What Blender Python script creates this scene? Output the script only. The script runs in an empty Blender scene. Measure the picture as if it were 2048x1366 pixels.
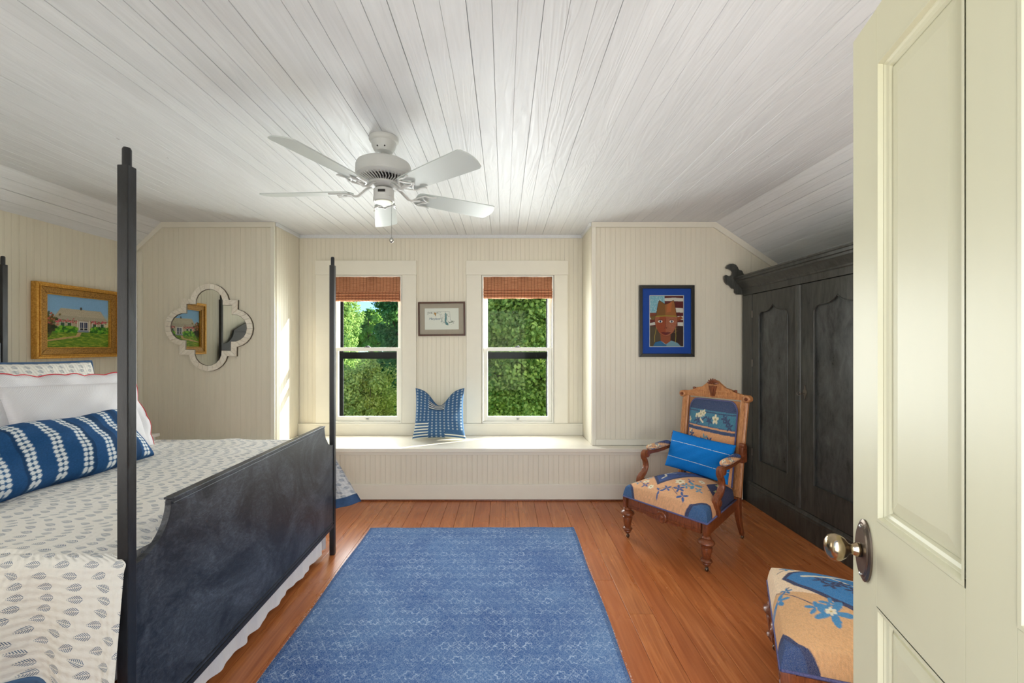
import bpy, bmesh, math, random
import numpy as np
from mathutils import Vector, Matrix
random.seed(7); rng = np.random.default_rng(7)
PI = math.pi
S = bpy.context.scene
COL = S.collection
F = 860.0; VX, VY = 1008.0, 690.0; CH = 1.365

# ------------------------------------------------------------------ camera
cam = bpy.data.cameras.new('camera'); camo = bpy.data.objects.new('camera', cam); COL.objects.link(camo)
camo.location = (0, 0, CH); camo.rotation_euler = (PI/2, 0, 0)
cam.sensor_fit = 'HORIZONTAL'; cam.sensor_width = 36; cam.lens = 36*F/2048
cam.shift_x = (1024-VX)/2048; cam.shift_y = (VY-683)/2048
cam.clip_start = 0.02; cam.clip_end = 500
S.camera = camo
# ------------------------------------------------------------------ world, sun, daylight, fill lamps
world = bpy.data.worlds.new('sky'); S.world = world; world.use_nodes = True
wn = world.node_tree; bg = wn.nodes['Background']
sky = wn.nodes.new('ShaderNodeTexSky'); sky.sky_type = 'NISHITA'; sky.sun_disc = False
sky.sun_elevation = math.radians(26); sky.sun_rotation = math.radians(59); sky.air_density = 1.0; sky.dust_density = 0.2
tint = wn.nodes.new('ShaderNodeMix'); tint.data_type = 'RGBA'; tint.blend_type = 'MULTIPLY'; tint.inputs[0].default_value = 1.0; tint.inputs[7].default_value = (0.50, 0.78, 1.25, 1)
wn.links.new(sky.outputs[0], tint.inputs[6]); wn.links.new(tint.outputs[2], bg.inputs[0]); bg.inputs[1].default_value = 0.26
sun = bpy.data.lights.new('sun', 'SUN'); sun.energy = 16.0; sun.angle = math.radians(0.6); sun.color = (1, 0.93, 0.80)
suno = bpy.data.objects.new('sun', sun); COL.objects.link(suno)
suno.rotation_euler = Vector((-0.80, -0.44, -0.41)).to_track_quat('-Z', 'Y').to_euler()
suno.location = (20, 12, 12)
def area(name, loc, target, sx, sy, power, color=(1, 1, 1)):
    l = bpy.data.lights.new(name, 'AREA'); l.shape = 'RECTANGLE'; l.size = sx; l.size_y = sy; l.energy = power; l.color = color
    o = bpy.data.objects.new(name, l); COL.objects.link(o); o.location = loc
    o.rotation_euler = (Vector(target)-Vector(loc)).to_track_quat('-Z', 'Y').to_euler()
    return o
# fill lamps added at assumed near windows and hall doorway; daylight through dormer windows
area('near_fill_left', (-2.1, 0.20, 1.35), (0.9, 4, 2.6), 1.5, 1.3, 19, (1, 0.98, 0.95))
area('near_fill_right', (1.65, 0.20, 1.30), (2.2, 3.2, 2.3), 1.2, 1.3, 34, (1, 0.98, 0.95))
area('doorway_fill', (0.05, -0.5, 1.3), (0, 4, 2.2), 0.8, 1.8, 32, (1, 0.98, 0.96))
area('window_light_left', (-1.37, 4.62, 1.25), (-1.3, 0, 1.0), 0.7, 1.2, 48, (0.97, 0.99, 1.0))
area('window_light_right', (0.14, 4.62, 1.25), (0.1, 0, 1.0), 0.7, 1.2, 48, (0.97, 0.99, 1.0))
S.view_settings.view_transform = 'Standard'; S.view_settings.look = 'None'
S.view_settings.gamma = 1; S.view_settings.use_curve_mapping = False
S.view_settings.exposure = 0.2

# ------------------------------------------------------------------ node helper
def lin(c):
    c = np.asarray(c, float)/255.0
    return np.where(c <= 0.04045, c/12.92, ((c+0.055)/1.055)**2.4)
def rgb(*c): return tuple(float(x) for x in lin(c))+(1.0,)
class V:
    def __init__(s, t, k): s.t = t; s.k = k
    def _op(s, op, *a):
        n = s.t.nodes.new('ShaderNodeMath'); n.operation = op
        for i, x in enumerate((s,)+a):
            if isinstance(x, V): s.t.links.new(x.k, n.inputs[i])
            else: n.inputs[i].default_value = float(x)
        return V(s.t, n.outputs[0])
    def __add__(s, o): return s._op('ADD', o)
    __radd__ = __add__
    def __sub__(s, o): return s._op('SUBTRACT', o)
    def __rsub__(s, o): return (s*-1)+o
    def __mul__(s, o): return s._op('MULTIPLY', o)
    __rmul__ = __mul__
    def __truediv__(s, o): return s._op('DIVIDE', o)
    def lt(s, o): return s._op('LESS_THAN', o)
    def gt(s, o): return s._op('GREATER_THAN', o)
    def sin(s): return s._op('SINE')
    def cos(s): return s._op('COSINE')
    def abs(s): return s._op('ABSOLUTE')
    def floor(s): return s._op('FLOOR')
    def frac(s): return s._op('FRACT')
    def sqrt(s): return s._op('SQRT')
    def pow(s, o): return s._op('POWER', o)
    def atan2(s, o): return s._op('ARCTAN2', o)
    def max(s, o): return s._op('MAXIMUM', o)
    def min(s, o): return s._op('MINIMUM', o)
    def ramp(s, a, b):
        n = s.t.nodes.new('ShaderNodeMapRange'); n.clamp = True
        s.t.links.new(s.k, n.inputs[0]); n.inputs[1].default_value = a; n.inputs[2].default_value = b
        return V(s.t, n.outputs[0])
class T:
    def __init__(s, name, rough=0.5, metal=0.0, spec=0.5):
        s.m = bpy.data.materials.new(name); s.m.use_nodes = True; s.t = s.m.node_tree
        s.b = s.t.nodes['Principled BSDF']; s.tc = s.t.nodes.new('ShaderNodeTexCoord')
        s.b.inputs['Roughness'].default_value = rough; s.b.inputs['Metallic'].default_value = metal
        s.b.inputs['Specular IOR Level'].default_value = spec
    def vec(s, kind='Object', sc=(1, 1, 1), off=None):
        n = s.t.nodes.new('ShaderNodeVectorMath'); n.operation = 'MULTIPLY'; n.inputs[1].default_value = sc
        s.t.links.new(s.tc.outputs[kind], n.inputs[0]); o = n.outputs[0]
        if off is not None:
            a = s.t.nodes.new('ShaderNodeVectorMath'); a.operation = 'ADD'; s.t.links.new(o, a.inputs[0]); s.t.links.new(off.k, a.inputs[1]); o = a.outputs[0]
        return V(s.t, o)
    def xyz(s, kind='Object'):
        n = s.t.nodes.new('ShaderNodeSeparateXYZ'); s.t.links.new(s.tc.outputs[kind], n.inputs[0])
        return [V(s.t, n.outputs[i]) for i in range(3)]
    def rnd(s):
        n = s.t.nodes.new('ShaderNodeObjectInfo'); return V(s.t, n.outputs['Random'])
    def noise(s, scale=5, detail=2, vec=None, dist=0, rough=0.5):
        n = s.t.nodes.new('ShaderNodeTexNoise'); n.inputs['Scale'].default_value = scale; n.inputs['Detail'].default_value = detail
        n.inputs['Distortion'].default_value = dist; n.inputs['Roughness'].default_value = rough
        if vec is None: vec = s.vec()
        s.t.links.new(vec.k, n.inputs['Vector']); return V(s.t, n.outputs[0])
    def voro(s, scale, vec=None, feature='F1'):
        n = s.t.nodes.new('ShaderNodeTexVoronoi'); n.feature = feature; n.inputs['Scale'].default_value = scale
        if vec is None: vec = s.vec()
        s.t.links.new(vec.k, n.inputs['Vector']); return V(s.t, n.outputs['Distance'])
    def mix(s, f, a, b):
        n = s.t.nodes.new('ShaderNodeMix'); n.data_type = 'RGBA'
        if isinstance(f, V): s.t.links.new(f.k, n.inputs[0])
        else: n.inputs[0].default_value = f
        for i, x in ((6, a), (7, b)):
            if isinstance(x, V): s.t.links.new(x.k, n.inputs[i])
            else: n.inputs[i].default_value = x
        return V(s.t, n.outputs[2])
    def attr(s, name='col'):
        n = s.t.nodes.new('ShaderNodeAttribute'); n.attribute_name = name; return V(s.t, n.outputs[0])
    def color(s, c):
        if isinstance(c, V): s.t.links.new(c.k, s.b.inputs['Base Color'])
        else: s.b.inputs['Base Color'].default_value = c
        return s
    def rough(s, v): s.t.links.new(v.k, s.b.inputs['Roughness']); return s
    def bump(s, h, strength=0.3, dist=0.002):
        n = s.t.nodes.new('ShaderNodeBump'); n.inputs['Strength'].default_value = strength; n.inputs['Distance'].default_value = dist
        s.t.links.new(h.k, n.inputs['Height']); s.t.links.new(n.outputs[0], s.b.inputs['Normal']); return s

def paint(name, c, rough=0.5, grain=(1, 1, 1), gs=30, bs=0.15, bd=0.001, var=0.05, spec=0.5):
    t = T(name, rough, 0, spec); r = t.rnd()
    c1 = tuple(x*(1-var) for x in c[:3])+(1,); c2 = tuple(min(1, x*(1+var)) for x in c[:3])+(1,)
    n = t.noise(gs, 3, t.vec('Object', grain, r*7.0))
    t.color(t.mix(n.ramp(0.3, 0.7)*0.6+r*0.4, c1, c2)); t.bump(n, bs, bd); return t.m
MT = {}
MT['wall'] = paint('cream_paint', rgb(225, 218, 199), 0.5, (1, 1, 0.1), 40, 0.1, 0.0006, 0.03)
MT['trim'] = paint('cream_trim_paint', rgb(229, 224, 208), 0.4, (1, 1, 1), 12, 0.1, 0.0006, 0.02)
MT['bench'] = paint('bench_paint', rgb(232, 226, 210), 0.22, (1, 1, 1), 8, 0.1, 0.0006, 0.02)
MT['white_sash'] = paint('sash_white', rgb(235, 233, 222), 0.35, (1, 1, 1), 8, 0.05, 0.0005, 0.02)
MT['storm'] = paint('dark_window_frame', rgb(10, 11, 10), 0.8, (1, 1, 1), 8, 0.05, 0.0005, 0.1, 0.05)
def ceiling_mat():
    t = T('whitewashed_board', 0.42, 0, 0.5); r = t.rnd()
    v = t.vec('Object', (1, 0.06, 1), r*13.0)
    n = t.noise(60, 4, v, 0.6); n2 = t.noise(9, 2, t.vec('Object', (1, 0.12, 1), r*5.0), 1.5)
    ring = ((n2*40.0).sin()*0.5+0.5)
    kn0 = t.voro(2.2, t.vec('Object', (2.2, 0.7, 1), r*8.0)).lt(0.02)
    t.color(t.mix(kn0*0.55, t.mix(n.ramp(0.35, 0.65)*0.5+r*0.5, rgb(216, 218, 219), rgb(229, 231, 232)), rgb(120, 116, 108)))
    kn = t.voro(2.2, t.vec('Object', (2.2, 0.7, 1), r*8.0)).lt(0.018)
    t.bump(n*0.4+ring*0.9, 0.6, 0.0016); t.rough(n.ramp(0.2, 0.8)*0.2+0.42); return t.m
MT['ceiling'] = ceiling_mat()
def floor_mat():
    t = T('pine_floor', 0.3, 0, 0.5); r = t.rnd()
    v = t.vec('Object', (1, 0.05, 1), r*17.0)
    n = t.noise(45, 5, v, 1.2); n2 = t.noise(6, 3, t.vec('Object', (1, 0.3, 1), r*9.0), 0.5)
    a = t.mix(n.ramp(0.3, 0.7), rgb(158, 88, 44), rgb(206, 132, 78))
    b = t.mix(r, a, t.mix(0.6, a, rgb(176, 92, 46)))
    kn = t.voro(2.6, t.vec('Object', (1.6, 0.7, 1), r*4.0)).lt(0.028)
    c = t.mix(n2.ramp(0.45, 0.75)*0.35, b, rgb(136, 70, 34)); c = t.mix(kn*0.8, c, rgb(50, 22, 12))
    scr = t.noise(3, 2, t.vec('Object', (60, 1.5, 1), r*3.0)).gt(0.72)
    t.color(t.mix(scr*0.3, c, rgb(205, 140, 90)))
    t.rough(n2*0.25+0.16); t.bump(n, 0.12, 0.0008); return t.m
MT['floor'] = floor_mat()
def blackwood(name, c1, c2, ro=0.35, sc=(8, 8, 2), gs=6, bd=0.0012):
    t = T(name, ro, 0, 0.5); n = t.noise(gs, 5, t.vec('Object', sc), 0.4, 0.7)
    n3 = t.noise(240, 2)
    t.color(t.mix(n.ramp(0.35, 0.75), c1, c2)); t.rough(n.ramp(0.2, 0.8)*0.28+ro-0.1); t.bump(n*0.6+n3*0.4, 0.35, bd); return t.m
MT['bed'] = blackwood('bed_black', rgb(26, 27, 30), rgb(44, 46, 50), 0.34)
def footboard_mat():
    t = T('brushed_black', 0.34, 0, 0.5)
    x, y, z = t.xyz()
    n = t.noise(3.2, 6, t.vec('Object', (1, 1, 1)), 1.8, 0.68); n2 = t.noise(34, 8, t.vec('Object', (1, 1, 2.2)), 1.2, 0.85)
    f = n.ramp(0.40, 0.66)*0.6*n2.ramp(0.25, 0.6)+n2.ramp(0.48, 0.72)*0.35  # grey mottle paints a soft reflection into the black, along with brushed grain
    t.color(t.mix(f, rgb(26, 29, 36), rgb(104, 110, 120))); t.rough(n2*0.25+0.26); t.bump(n2, 0.3, 0.001); return t.m
MT['footboard'] = footboard_mat()
MT['armoire'] = blackwood('armoire_black', rgb(44, 45, 42), rgb(84, 85, 80), 0.36, (6, 6, 1), 5, 0.0014)
MT['armoire_panel'] = blackwood('armoire_panel_black', rgb(48, 50, 49), rgb(98, 101, 100), 0.33, (3, 3, 1.2), 5, 0.0016)
MT['fan'] = paint('fan_white', rgb(200, 201, 197), 0.4, (1, 1, 1), 5, 0.02, 0.0003, 0.02)
MT['fan_blade'] = paint('fan_blade_white', rgb(196, 203, 200), 0.35, (1, 1, 1), 5, 0.02, 0.0003, 0.02)
MT['fan_disc'] = paint('fan_disc', rgb(236, 240, 215), 0.5)
MT['dark'] = paint('dark_metal', rgb(40, 38, 36), 0.4)
MT['silver'] = T('steel', 0.3, 1.0).color(rgb(190, 188, 180)).m
MT['chair_wood'] = None
def wood(name, c1, c2, ro=0.3, sc=(6, 6, 1)):
    t = T(name, ro); n = t.noise(14, 5, t.vec('Object', sc), 1.5)
    t.color(t.mix(n.ramp(0.3, 0.7), c1, c2)); t.bump(n, 0.2, 0.0008); return t.m
MT['chair_wood'] = wood('walnut', rgb(92, 46, 24), rgb(140, 78, 44))
MT['back_wood'] = wood('golden_walnut', rgb(158, 100, 58), rgb(204, 146, 96))
MT['brown_frame'] = wood('dark_brown_frame', rgb(60, 32, 20), rgb(88, 50, 32))
MT['black_frame'] = wood('black_picture_frame', rgb(20, 20, 18), rgb(32, 32, 30))
def gold_mat(name='gilt', pat=True):
    t = T(name, 0.42, 0.55); n = t.noise(90, 3)
    if pat:
        v = t.voro(150); t.color(t.mix(v.ramp(0.1, 0.6), rgb(96, 66, 26), rgb(176, 130, 62))); t.bump(v, 0.6, 0.001)
    else: t.color(t.mix(n.ramp(0.3, 0.7), rgb(186, 128, 44), rgb(226, 174, 84))); t.bump(n, 0.2, 0.0006)
    return t.m
MT['gold'] = gold_mat('bright_gilt', False); MT['gold_pat'] = gold_mat('worked_gilt', True)
def bone_mat():
    t = T('bone', 0.5); r = t.rnd(); n = t.noise(50, 3, t.vec('Object', (1, 1, 1), r*9.0))
    n2 = t.noise(30, 3, t.vec('Object', (1, 5, 5), r*3.0))
    c = t.mix(n.ramp(0.3, 0.7)*0.5+r*0.5, rgb(226, 216, 198), rgb(246, 240, 226)); t.color(t.mix(n2.ramp(0.62, 0.7)*0.5, c, rgb(150, 132, 110)))
    t.bump(n, 0.3, 0.001); return t.m
MT['bone'] = bone_mat()
MT['grout'] = paint('grout', rgb(92, 82, 66), 0.8)
MT['mirror'] = T('mirror_glass', 0.01, 1.0).color(rgb(238, 242, 238)).m
def glass_mat(name, f=0.06):
    m = bpy.data.materials.new(name); m.use_nodes = True; t = m.node_tree; t.nodes.clear()
    o = t.nodes.new('ShaderNodeOutputMaterial'); a = t.nodes.new('ShaderNodeBsdfTransparent'); g = t.nodes.new('ShaderNodeBsdfGlossy')
    g.inputs['Roughness'].default_value = 0.02; a.inputs[0].default_value = (0.97, 0.98, 0.97, 1)
    fr0 = t.nodes.new('ShaderNodeFresnel'); fr0.inputs[0].default_value = 1.14; ge = t.nodes.new('ShaderNodeNewGeometry'); s1 = t.nodes.new('ShaderNodeMath'); s1.operation = 'SUBTRACT'; s1.inputs[0].default_value = 1; t.links.new(ge.outputs['Backfacing'], s1.inputs[1]); fr = t.nodes.new('ShaderNodeMath'); fr.operation = 'MULTIPLY'; t.links.new(fr0.outputs[0], fr.inputs[0]); t.links.new(s1.outputs[0], fr.inputs[1])
    x = t.nodes.new('ShaderNodeMixShader'); t.links.new(fr.outputs[0], x.inputs[0]); t.links.new(a.outputs[0], x.inputs[1]); t.links.new(g.outputs[0], x.inputs[2])
    t.links.new(x.outputs[0], o.inputs[0]); return m
MT['glass'] = glass_mat('clear_glass')
MT['door'] = paint('door_paint', rgb(216, 211, 178), 0.42, (1, 1, 0.2), 14, 0.1, 0.0008, 0.02)
def bronze_mat():
    t = T('aged_bronze', 0.32, 0.9); n = t.noise(30, 3); t.color(t.mix(n, rgb(96, 86, 78), rgb(130, 118, 104))); t.bump(n, 0.1, 0.0005); return t.m
MT['bronze'] = bronze_mat()
MT['knob'] = T('worn_brass', 0.2, 1.0).color(rgb(176, 158, 128)).m
MT['iron'] = T('escutcheon_iron', 0.4, 0.8).color(rgb(120, 112, 104)).m
def cloth_attr(name, ro=0.85, sc=500, bs=0.4, bd=0.001, fuzz=0.0):
    t = T(name, ro, 0, 0.25); c = t.attr()
    n = t.noise(sc, 2)
    if fuzz: t.color(t.mix(n.ramp(0.3, 0.7)*fuzz, c, (0.9, 0.85, 0.75, 1)))
    else: t.color(c)
    t.bump(n, bs, bd); return t.m
MT['print'] = cloth_attr('painted_print', 0.6, 300, 0.1, 0.0003)
MT['fabric_print'] = cloth_attr('printed_fabric', 0.9, 600, 0.35, 0.001)
MT['tapestry'] = cloth_attr('wool_tapestry', 0.95, 420, 0.9, 0.003, 0.12)
def white_weave():
    t = T('white_matelasse', 0.9, 0, 0.2); x, y, z = t.xyz()
    h = ((x*700.0).sin()*(z*700.0).sin()); t.color(rgb(226, 224, 226)); t.bump(h, 0.4, 0.001); return t.m
MT['sham'] = white_weave()
MT['red'] = paint('red_piping', rgb(204, 34, 52), 0.7)
def chair_pillow_mat():
    t = T('turquoise_weave', 0.9, 0, 0.2); n = t.noise(160, 3, t.vec('Object', (1, 1, 3))); x, y, z = t.xyz()
    c = t.mix(n, rgb(6, 92, 168), rgb(16, 128, 206))
    wob = t.noise(14, 2)*0.006
    l1 = (((z+wob)-0.063).abs()).lt(0.0017); l2 = (((z+wob)+0.052).abs()).lt(0.0017)
    t.color(t.mix((l1+l2)*t.noise(200, 1).gt(0.42), c, rgb(196, 206, 200))); t.bump(n, 0.4, 0.001); return t.m
MT['turq'] = chair_pillow_mat()
def quilt_mat():
    t = T('leaf_print_quilt', 0.9, 0, 0.2)
    u, v, _ = t.xyz('UV')
    wr = t.noise(3.0, 2, t.vec('UV'))
    def leaf(u, v, cw, ch, off, ang, L, W):
        row = (v/ch+off).floor(); uu = u/cw+row*0.5+row*row*0.07+off*0.37
        jx = ((uu.floor()*12.9+row*78.2).sin()*43.7).frac()
        lx = (uu.frac()-0.5)*cw; ly = ((v/ch+off).frac()-0.5)*ch
        a = jx*0.7+ang; c = a.cos(); s_ = a.sin()
        px = lx*c+ly*s_; py = ly*c-lx*s_
        q = px/L
        shape = py.abs().lt((1-(q*q))*W*(0.8+q*0.4))*q.abs().lt(1.0)
        ribs = ((px+py.abs()*0.9)*220.0).frac().gt(0.5); mid = py.abs().gt(0.0009)
        return shape*ribs*mid
    m = leaf(u, v, 0.064, 0.029, 0.0, -0.35, 0.0195, 0.0115)
    cream = t.mix(wr, rgb(228, 224, 214), rgb(240, 238, 232)); c = t.mix(m*0.95, cream, rgb(84, 106, 132))
    # stitched channels
    st = ((u*330.0+(v*42.0).sin()*1.6).sin())*0.5+((v*310.0+(u*30.0).sin()).sin())*0.5
    n = t.noise(60, 3, t.vec('UV'))
    t.color(c); t.bump(st*0.35+n*0.9, 0.9, 0.004); return t.m
MT['quilt'] = quilt_mat()
MT['hem'] = paint('blue_hem', rgb(66, 96, 132), 0.85, (1, 1, 1), 60, 0.6, 0.003, 0.15)
MT['skirt'] = paint('white_skirt', rgb(232, 232, 232), 0.85, (4, 4, 0.6), 9, 1.0, 0.01, 0.02)
MT['nightstand'] = paint('white_painted_wood', rgb(226, 224, 216), 0.4)
def rug_mat():
    t = T('blue_rug_wool', 0.95, 0, 0.15); x, y, z = t.xyz()
    big = t.noise(2.2, 4, None, 0.6, 0.6); fine = t.noise(330, 2, None, 0, 0.7); med = t.noise(60, 4, None, 0.5, 0.7)
    wx = x+(t.noise(7, 2)-0.5)*0.02; wy = y+(t.noise(8, 2)-0.5)*0.02
    def ring(ox, oy, cw, ch, r0, wd, pet, amp):
        gy = wy/ch+oy; row = gy.floor(); gx = wx/cw+ox+row*0.5
        lx = (gx.frac()-0.5)*cw; ly = (gy.frac()-0.5)*ch
        r = (lx*lx+ly*ly).sqrt(); a = ly.atan2(lx)
        return (r-r0-(a*pet).cos()*amp).abs().lt(wd), r
    m1, r1 = ring(0.2, 0.3, 0.125, 0.085, 0.021, 0.0032, 6.0, 0.004)
    m2, r2 = ring(0.7, 0.3, 0.125, 0.085, 0.009, 0.003, 4.0, 0.004)
    m3, r3 = ring(0.7, 0.3, 0.125, 0.085, 0.028, 0.0022, 8.0, 0.006)
    lat = ((wx*50.27+wy*36.96).sin().abs().lt(0.10)).max((wx*50.27-wy*36.96).sin().abs().lt(0.10))
    mot = m1.max(m2).max(m3*0.8).max(lat*0.55)*med.ramp(0.36, 0.62)*(t.noise(5, 3).ramp(0.38, 0.6)*0.7+0.3)
    bord = ((x.abs()-0.70).abs().lt(0.006)).max((y.abs()-1.15).abs().lt(0.006))
    edge = (x.abs().gt(0.735)).max(y.abs().gt(1.185))
    base = t.mix(big.ramp(0.35, 0.68), rgb(30, 80, 146), rgb(84, 124, 176))
    c = t.mix(med.ramp(0.48, 0.74)*0.5, base, rgb(132, 158, 192))
    c = t.mix((mot.max(bord*0.1)), c, rgb(196, 212, 230))
    c = t.mix(edge*0.6, c, rgb(34, 72, 128))
    c = t.mix(fine.ramp(0.42, 0.75)*0.7, c, rgb(170, 190, 215)); c = t.mix(fine.ramp(0.5, 0.2)*0.4, c, rgb(20, 50, 105))
    t.color(c); t.bump(fine, 0.9, 0.003); return t.m
MT['rug'] = rug_mat()
def shade_mat():
    t = T('woven_reed', 0.7, 0, 0.2); x, y, z = t.xyz()
    n = t.noise(12, 3, t.vec('Object', (1, 1, 30))); n2 = t.noise(40, 2, t.vec('Object', (2, 1, 8)))
    c = t.mix(n.ramp(0.3, 0.7), rgb(190, 116, 78), rgb(232, 168, 126)); c = t.mix(n2.ramp(0.5, 0.7)*0.4, c, rgb(240, 188, 154))
    th = (((x+n2*0.003)*30.0).frac()).lt(0.11); c = t.mix(th*0.75, c, rgb(98, 54, 38))
    sl = (z*260.0).frac().lt(0.2); c = t.mix(sl*0.5, c, rgb(130, 74, 48))
    t.color(c); t.bump((z*1633.0).sin(), 0.5, 0.002); return t.m
MT['shade'] = shade_mat()

# ------------------------------------------------------------------ mesh helpers
def link(name, me, mat=None, parent=None, smooth=False):
    o = bpy.data.objects.new(name, me); COL.objects.link(o)
    if mat is not None and not me.materials: me.materials.append(MT[mat] if isinstance(mat, str) else mat)
    if smooth:
        for p in me.polygons: p.use_smooth = True
    if parent is not None: o.parent = parent
    return o
def obj(name, bm, mat, parent=None, smooth=False, sharp=None):
    bmesh.ops.recalc_face_normals(bm, faces=bm.faces)
    me = bpy.data.meshes.new(name); bm.to_mesh(me); bm.free()
    if sharp:
        for p in me.polygons: p.use_smooth = True
        me.set_sharp_from_angle(angle=math.radians(sharp))
    return link(name, me, mat, parent, smooth)
def tag(o, label=None, cat=None, group=None, kind=None):
    if label: o['label'] = label
    if cat: o['category'] = cat
    if group: o['group'] = group
    if kind: o['kind'] = kind
    return o
def thing(name, label, cat, loc=(0, 0, 0), rz=0, group=None):
    o = bpy.data.objects.new(name, None); COL.objects.link(o); o.location = loc; o.rotation_euler = (0, 0, rz); o.empty_display_size = 0.1
    return tag(o, label, cat, group)
def bx(bm, x0, x1, y0, y1, z0, z1, bev=0.0):
    vs = [bm.verts.new((x, y, z)) for x in (x0, x1) for y in (y0, y1) for z in (z0, z1)]
    q = [(0, 1, 3, 2), (4, 6, 7, 5), (0, 4, 5, 1), (2, 3, 7, 6), (0, 2, 6, 4), (1, 5, 7, 3)]
    fs = [bm.faces.new([vs[i] for i in f]) for f in q]
    if bev:
        es = list({e for f in fs for e in f.edges})
        bmesh.ops.bevel(bm, geom=es, offset=bev, segments=2, affect='EDGES', profile=0.6)
    return bm
def box(x0, x1, y0, y1, z0, z1, bev=0.0): return bx(bmesh.new(), x0, x1, y0, y1, z0, z1, bev)
def lathe(bm, prof, seg=32, c=(0, 0, 0), axis='z', squash=(1, 1)):
    rings = []
    for r, h in prof:
        ring = []
        for i in range(seg):
            a = 2*PI*i/seg; p, q = r*math.cos(a)*squash[0], r*math.sin(a)*squash[1]
            co = (p, q, h) if axis == 'z' else ((p, h, q) if axis == 'y' else (h, p, q))
            ring.append(bm.verts.new((c[0]+co[0], c[1]+co[1], c[2]+co[2])))
        rings.append(ring)
    for a, b in zip(rings, rings[1:]):
        for i in range(seg): bm.faces.new((a[i], a[(i+1) % seg], b[(i+1) % seg], b[i]))
    for r in (rings[0], rings[-1]): bm.faces.new(r)
    return bm
def prism(bm, pts, d0, d1, plane='xz', bev=0.0):
    """polygon pts extruded between d0 and d1 along the remaining axis"""
    def co(p, d): return (p[0], d, p[1]) if plane == 'xz' else ((d, p[0], p[1]) if plane == 'yz' else (p[0], p[1], d))
    a = [bm.verts.new(co(p, d0)) for p in pts]; b = [bm.verts.new(co(p, d1)) for p in pts]
    fs = [bm.faces.new(a), bm.faces.new(list(reversed(b)))]
    n = len(pts)
    for i in range(n): fs.append(bm.faces.new((a[i], b[i], b[(i+1) % n], a[(i+1) % n])))
    if bev:
        es = list(set(fs[0].edges) | set(fs[1].edges))
        bmesh.ops.bevel(bm, geom=es, offset=bev, segments=2, affect='EDGES', profile=0.6)
    return bm
def sweep(bm, path, wa, wb, side=(1, 0, 0), n=8, p=4.0, cap=True):
    """superelliptic section swept along path; side = fixed width axis, wa half width along side, wb half thickness"""
    path = [Vector(q) for q in path]; rings = []; side = Vector(side).normalized(); N = len(path)
    for i, q in enumerate(path):
        tn = (path[min(i+1, N-1)]-path[max(i-1, 0)]).normalized(); up = side.cross(tn).normalized()
        a = wa[i] if hasattr(wa, '__len__') else wa; b = wb[i] if hasattr(wb, '__len__') else wb
        ring = []
        for k in range(n):
            th = 2*PI*(k+0.5)/n; c, s_ = math.cos(th), math.sin(th)
            x = math.copysign(abs(c)**(2/p), c); y = math.copysign(abs(s_)**(2/p), s_)
            ring.append(bm.verts.new(q+side*a*x+up*b*y))
        rings.append(ring)
    for a, b in zip(rings, rings[1:]):
        for i in range(n): bm.faces.new((a[i], a[(i+1) % n], b[(i+1) % n], b[i]))
    if cap:
        bm.faces.new(rings[0]); bm.faces.new(rings[-1])
    return bm
def tube(bm, path, r, n=8, closed=False):
    path = [Vector(q) for q in path]; N = len(path); rings = []; prev = None
    for i, q in enumerate(path):
        tn = (path[(i+1) % N]-path[(i-1) % N]) if closed else (path[min(i+1, N-1)]-path[max(i-1, 0)])
        tn.normalize()
        if prev is None:
            h = Vector((0, 0, 1)) if abs(tn.z) < 0.9 else Vector((1, 0, 0)); prev = tn.cross(h).normalized()
        a = (prev-tn*prev.dot(tn)).normalized(); prev = a; b = tn.cross(a)
        rr = r[i] if hasattr(r, '__len__') else r
        rings.append([bm.verts.new(q+a*rr*math.cos(2*PI*k/n)+b*rr*math.sin(2*PI*k/n)) for k in range(n)])
    pr = list(zip(rings, rings[1:]))+([(rings[-1], rings[0])] if closed else [])
    for a, b in pr:
        for i in range(n): bm.faces.new((a[i], a[(i+1) % n], b[(i+1) % n], b[i]))
    if not closed: bm.faces.new(rings[0]); bm.faces.new(rings[-1])
    return bm
def spline(pts, n=8):
    pts = [Vector(p) for p in pts]; out = []; P = [pts[0]]+pts+[pts[-1]]
    for i in range(1, len(P)-2):
        for k in range(n):
            t = k/n; a, b, c, d = P[i-1], P[i], P[i+1], P[i+2]
            out.append(0.5*((2*b)+(c-a)*t+(2*a-5*b+4*c-d)*t*t+(3*b-a-3*c+d)*t**3))
    out.append(pts[-1]); return out
def gridmesh(name, P, UV=None, C=None, closed_u=False, closed_v=False):
    """P (nv,nu,3) array"""
    nv, nu = P.shape[:2]; idx = np.arange(nv*nu).reshape(nv, nu)
    iu = np.arange(nu if closed_u else nu-1); iv = np.arange(nv if closed_v else nv-1)
    A, B = np.meshgrid(iv, iu, indexing='ij')
    f = np.stack([idx[A, B], idx[A, (B+1) % nu], idx[(A+1) % nv, (B+1) % nu], idx[(A+1) % nv, B]], -1).reshape(-1, 4)
    return rawmesh(name, P.reshape(-1, 3), f, None if UV is None else UV.reshape(-1, 2), None if C is None else C.reshape(-1, 3))
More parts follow.
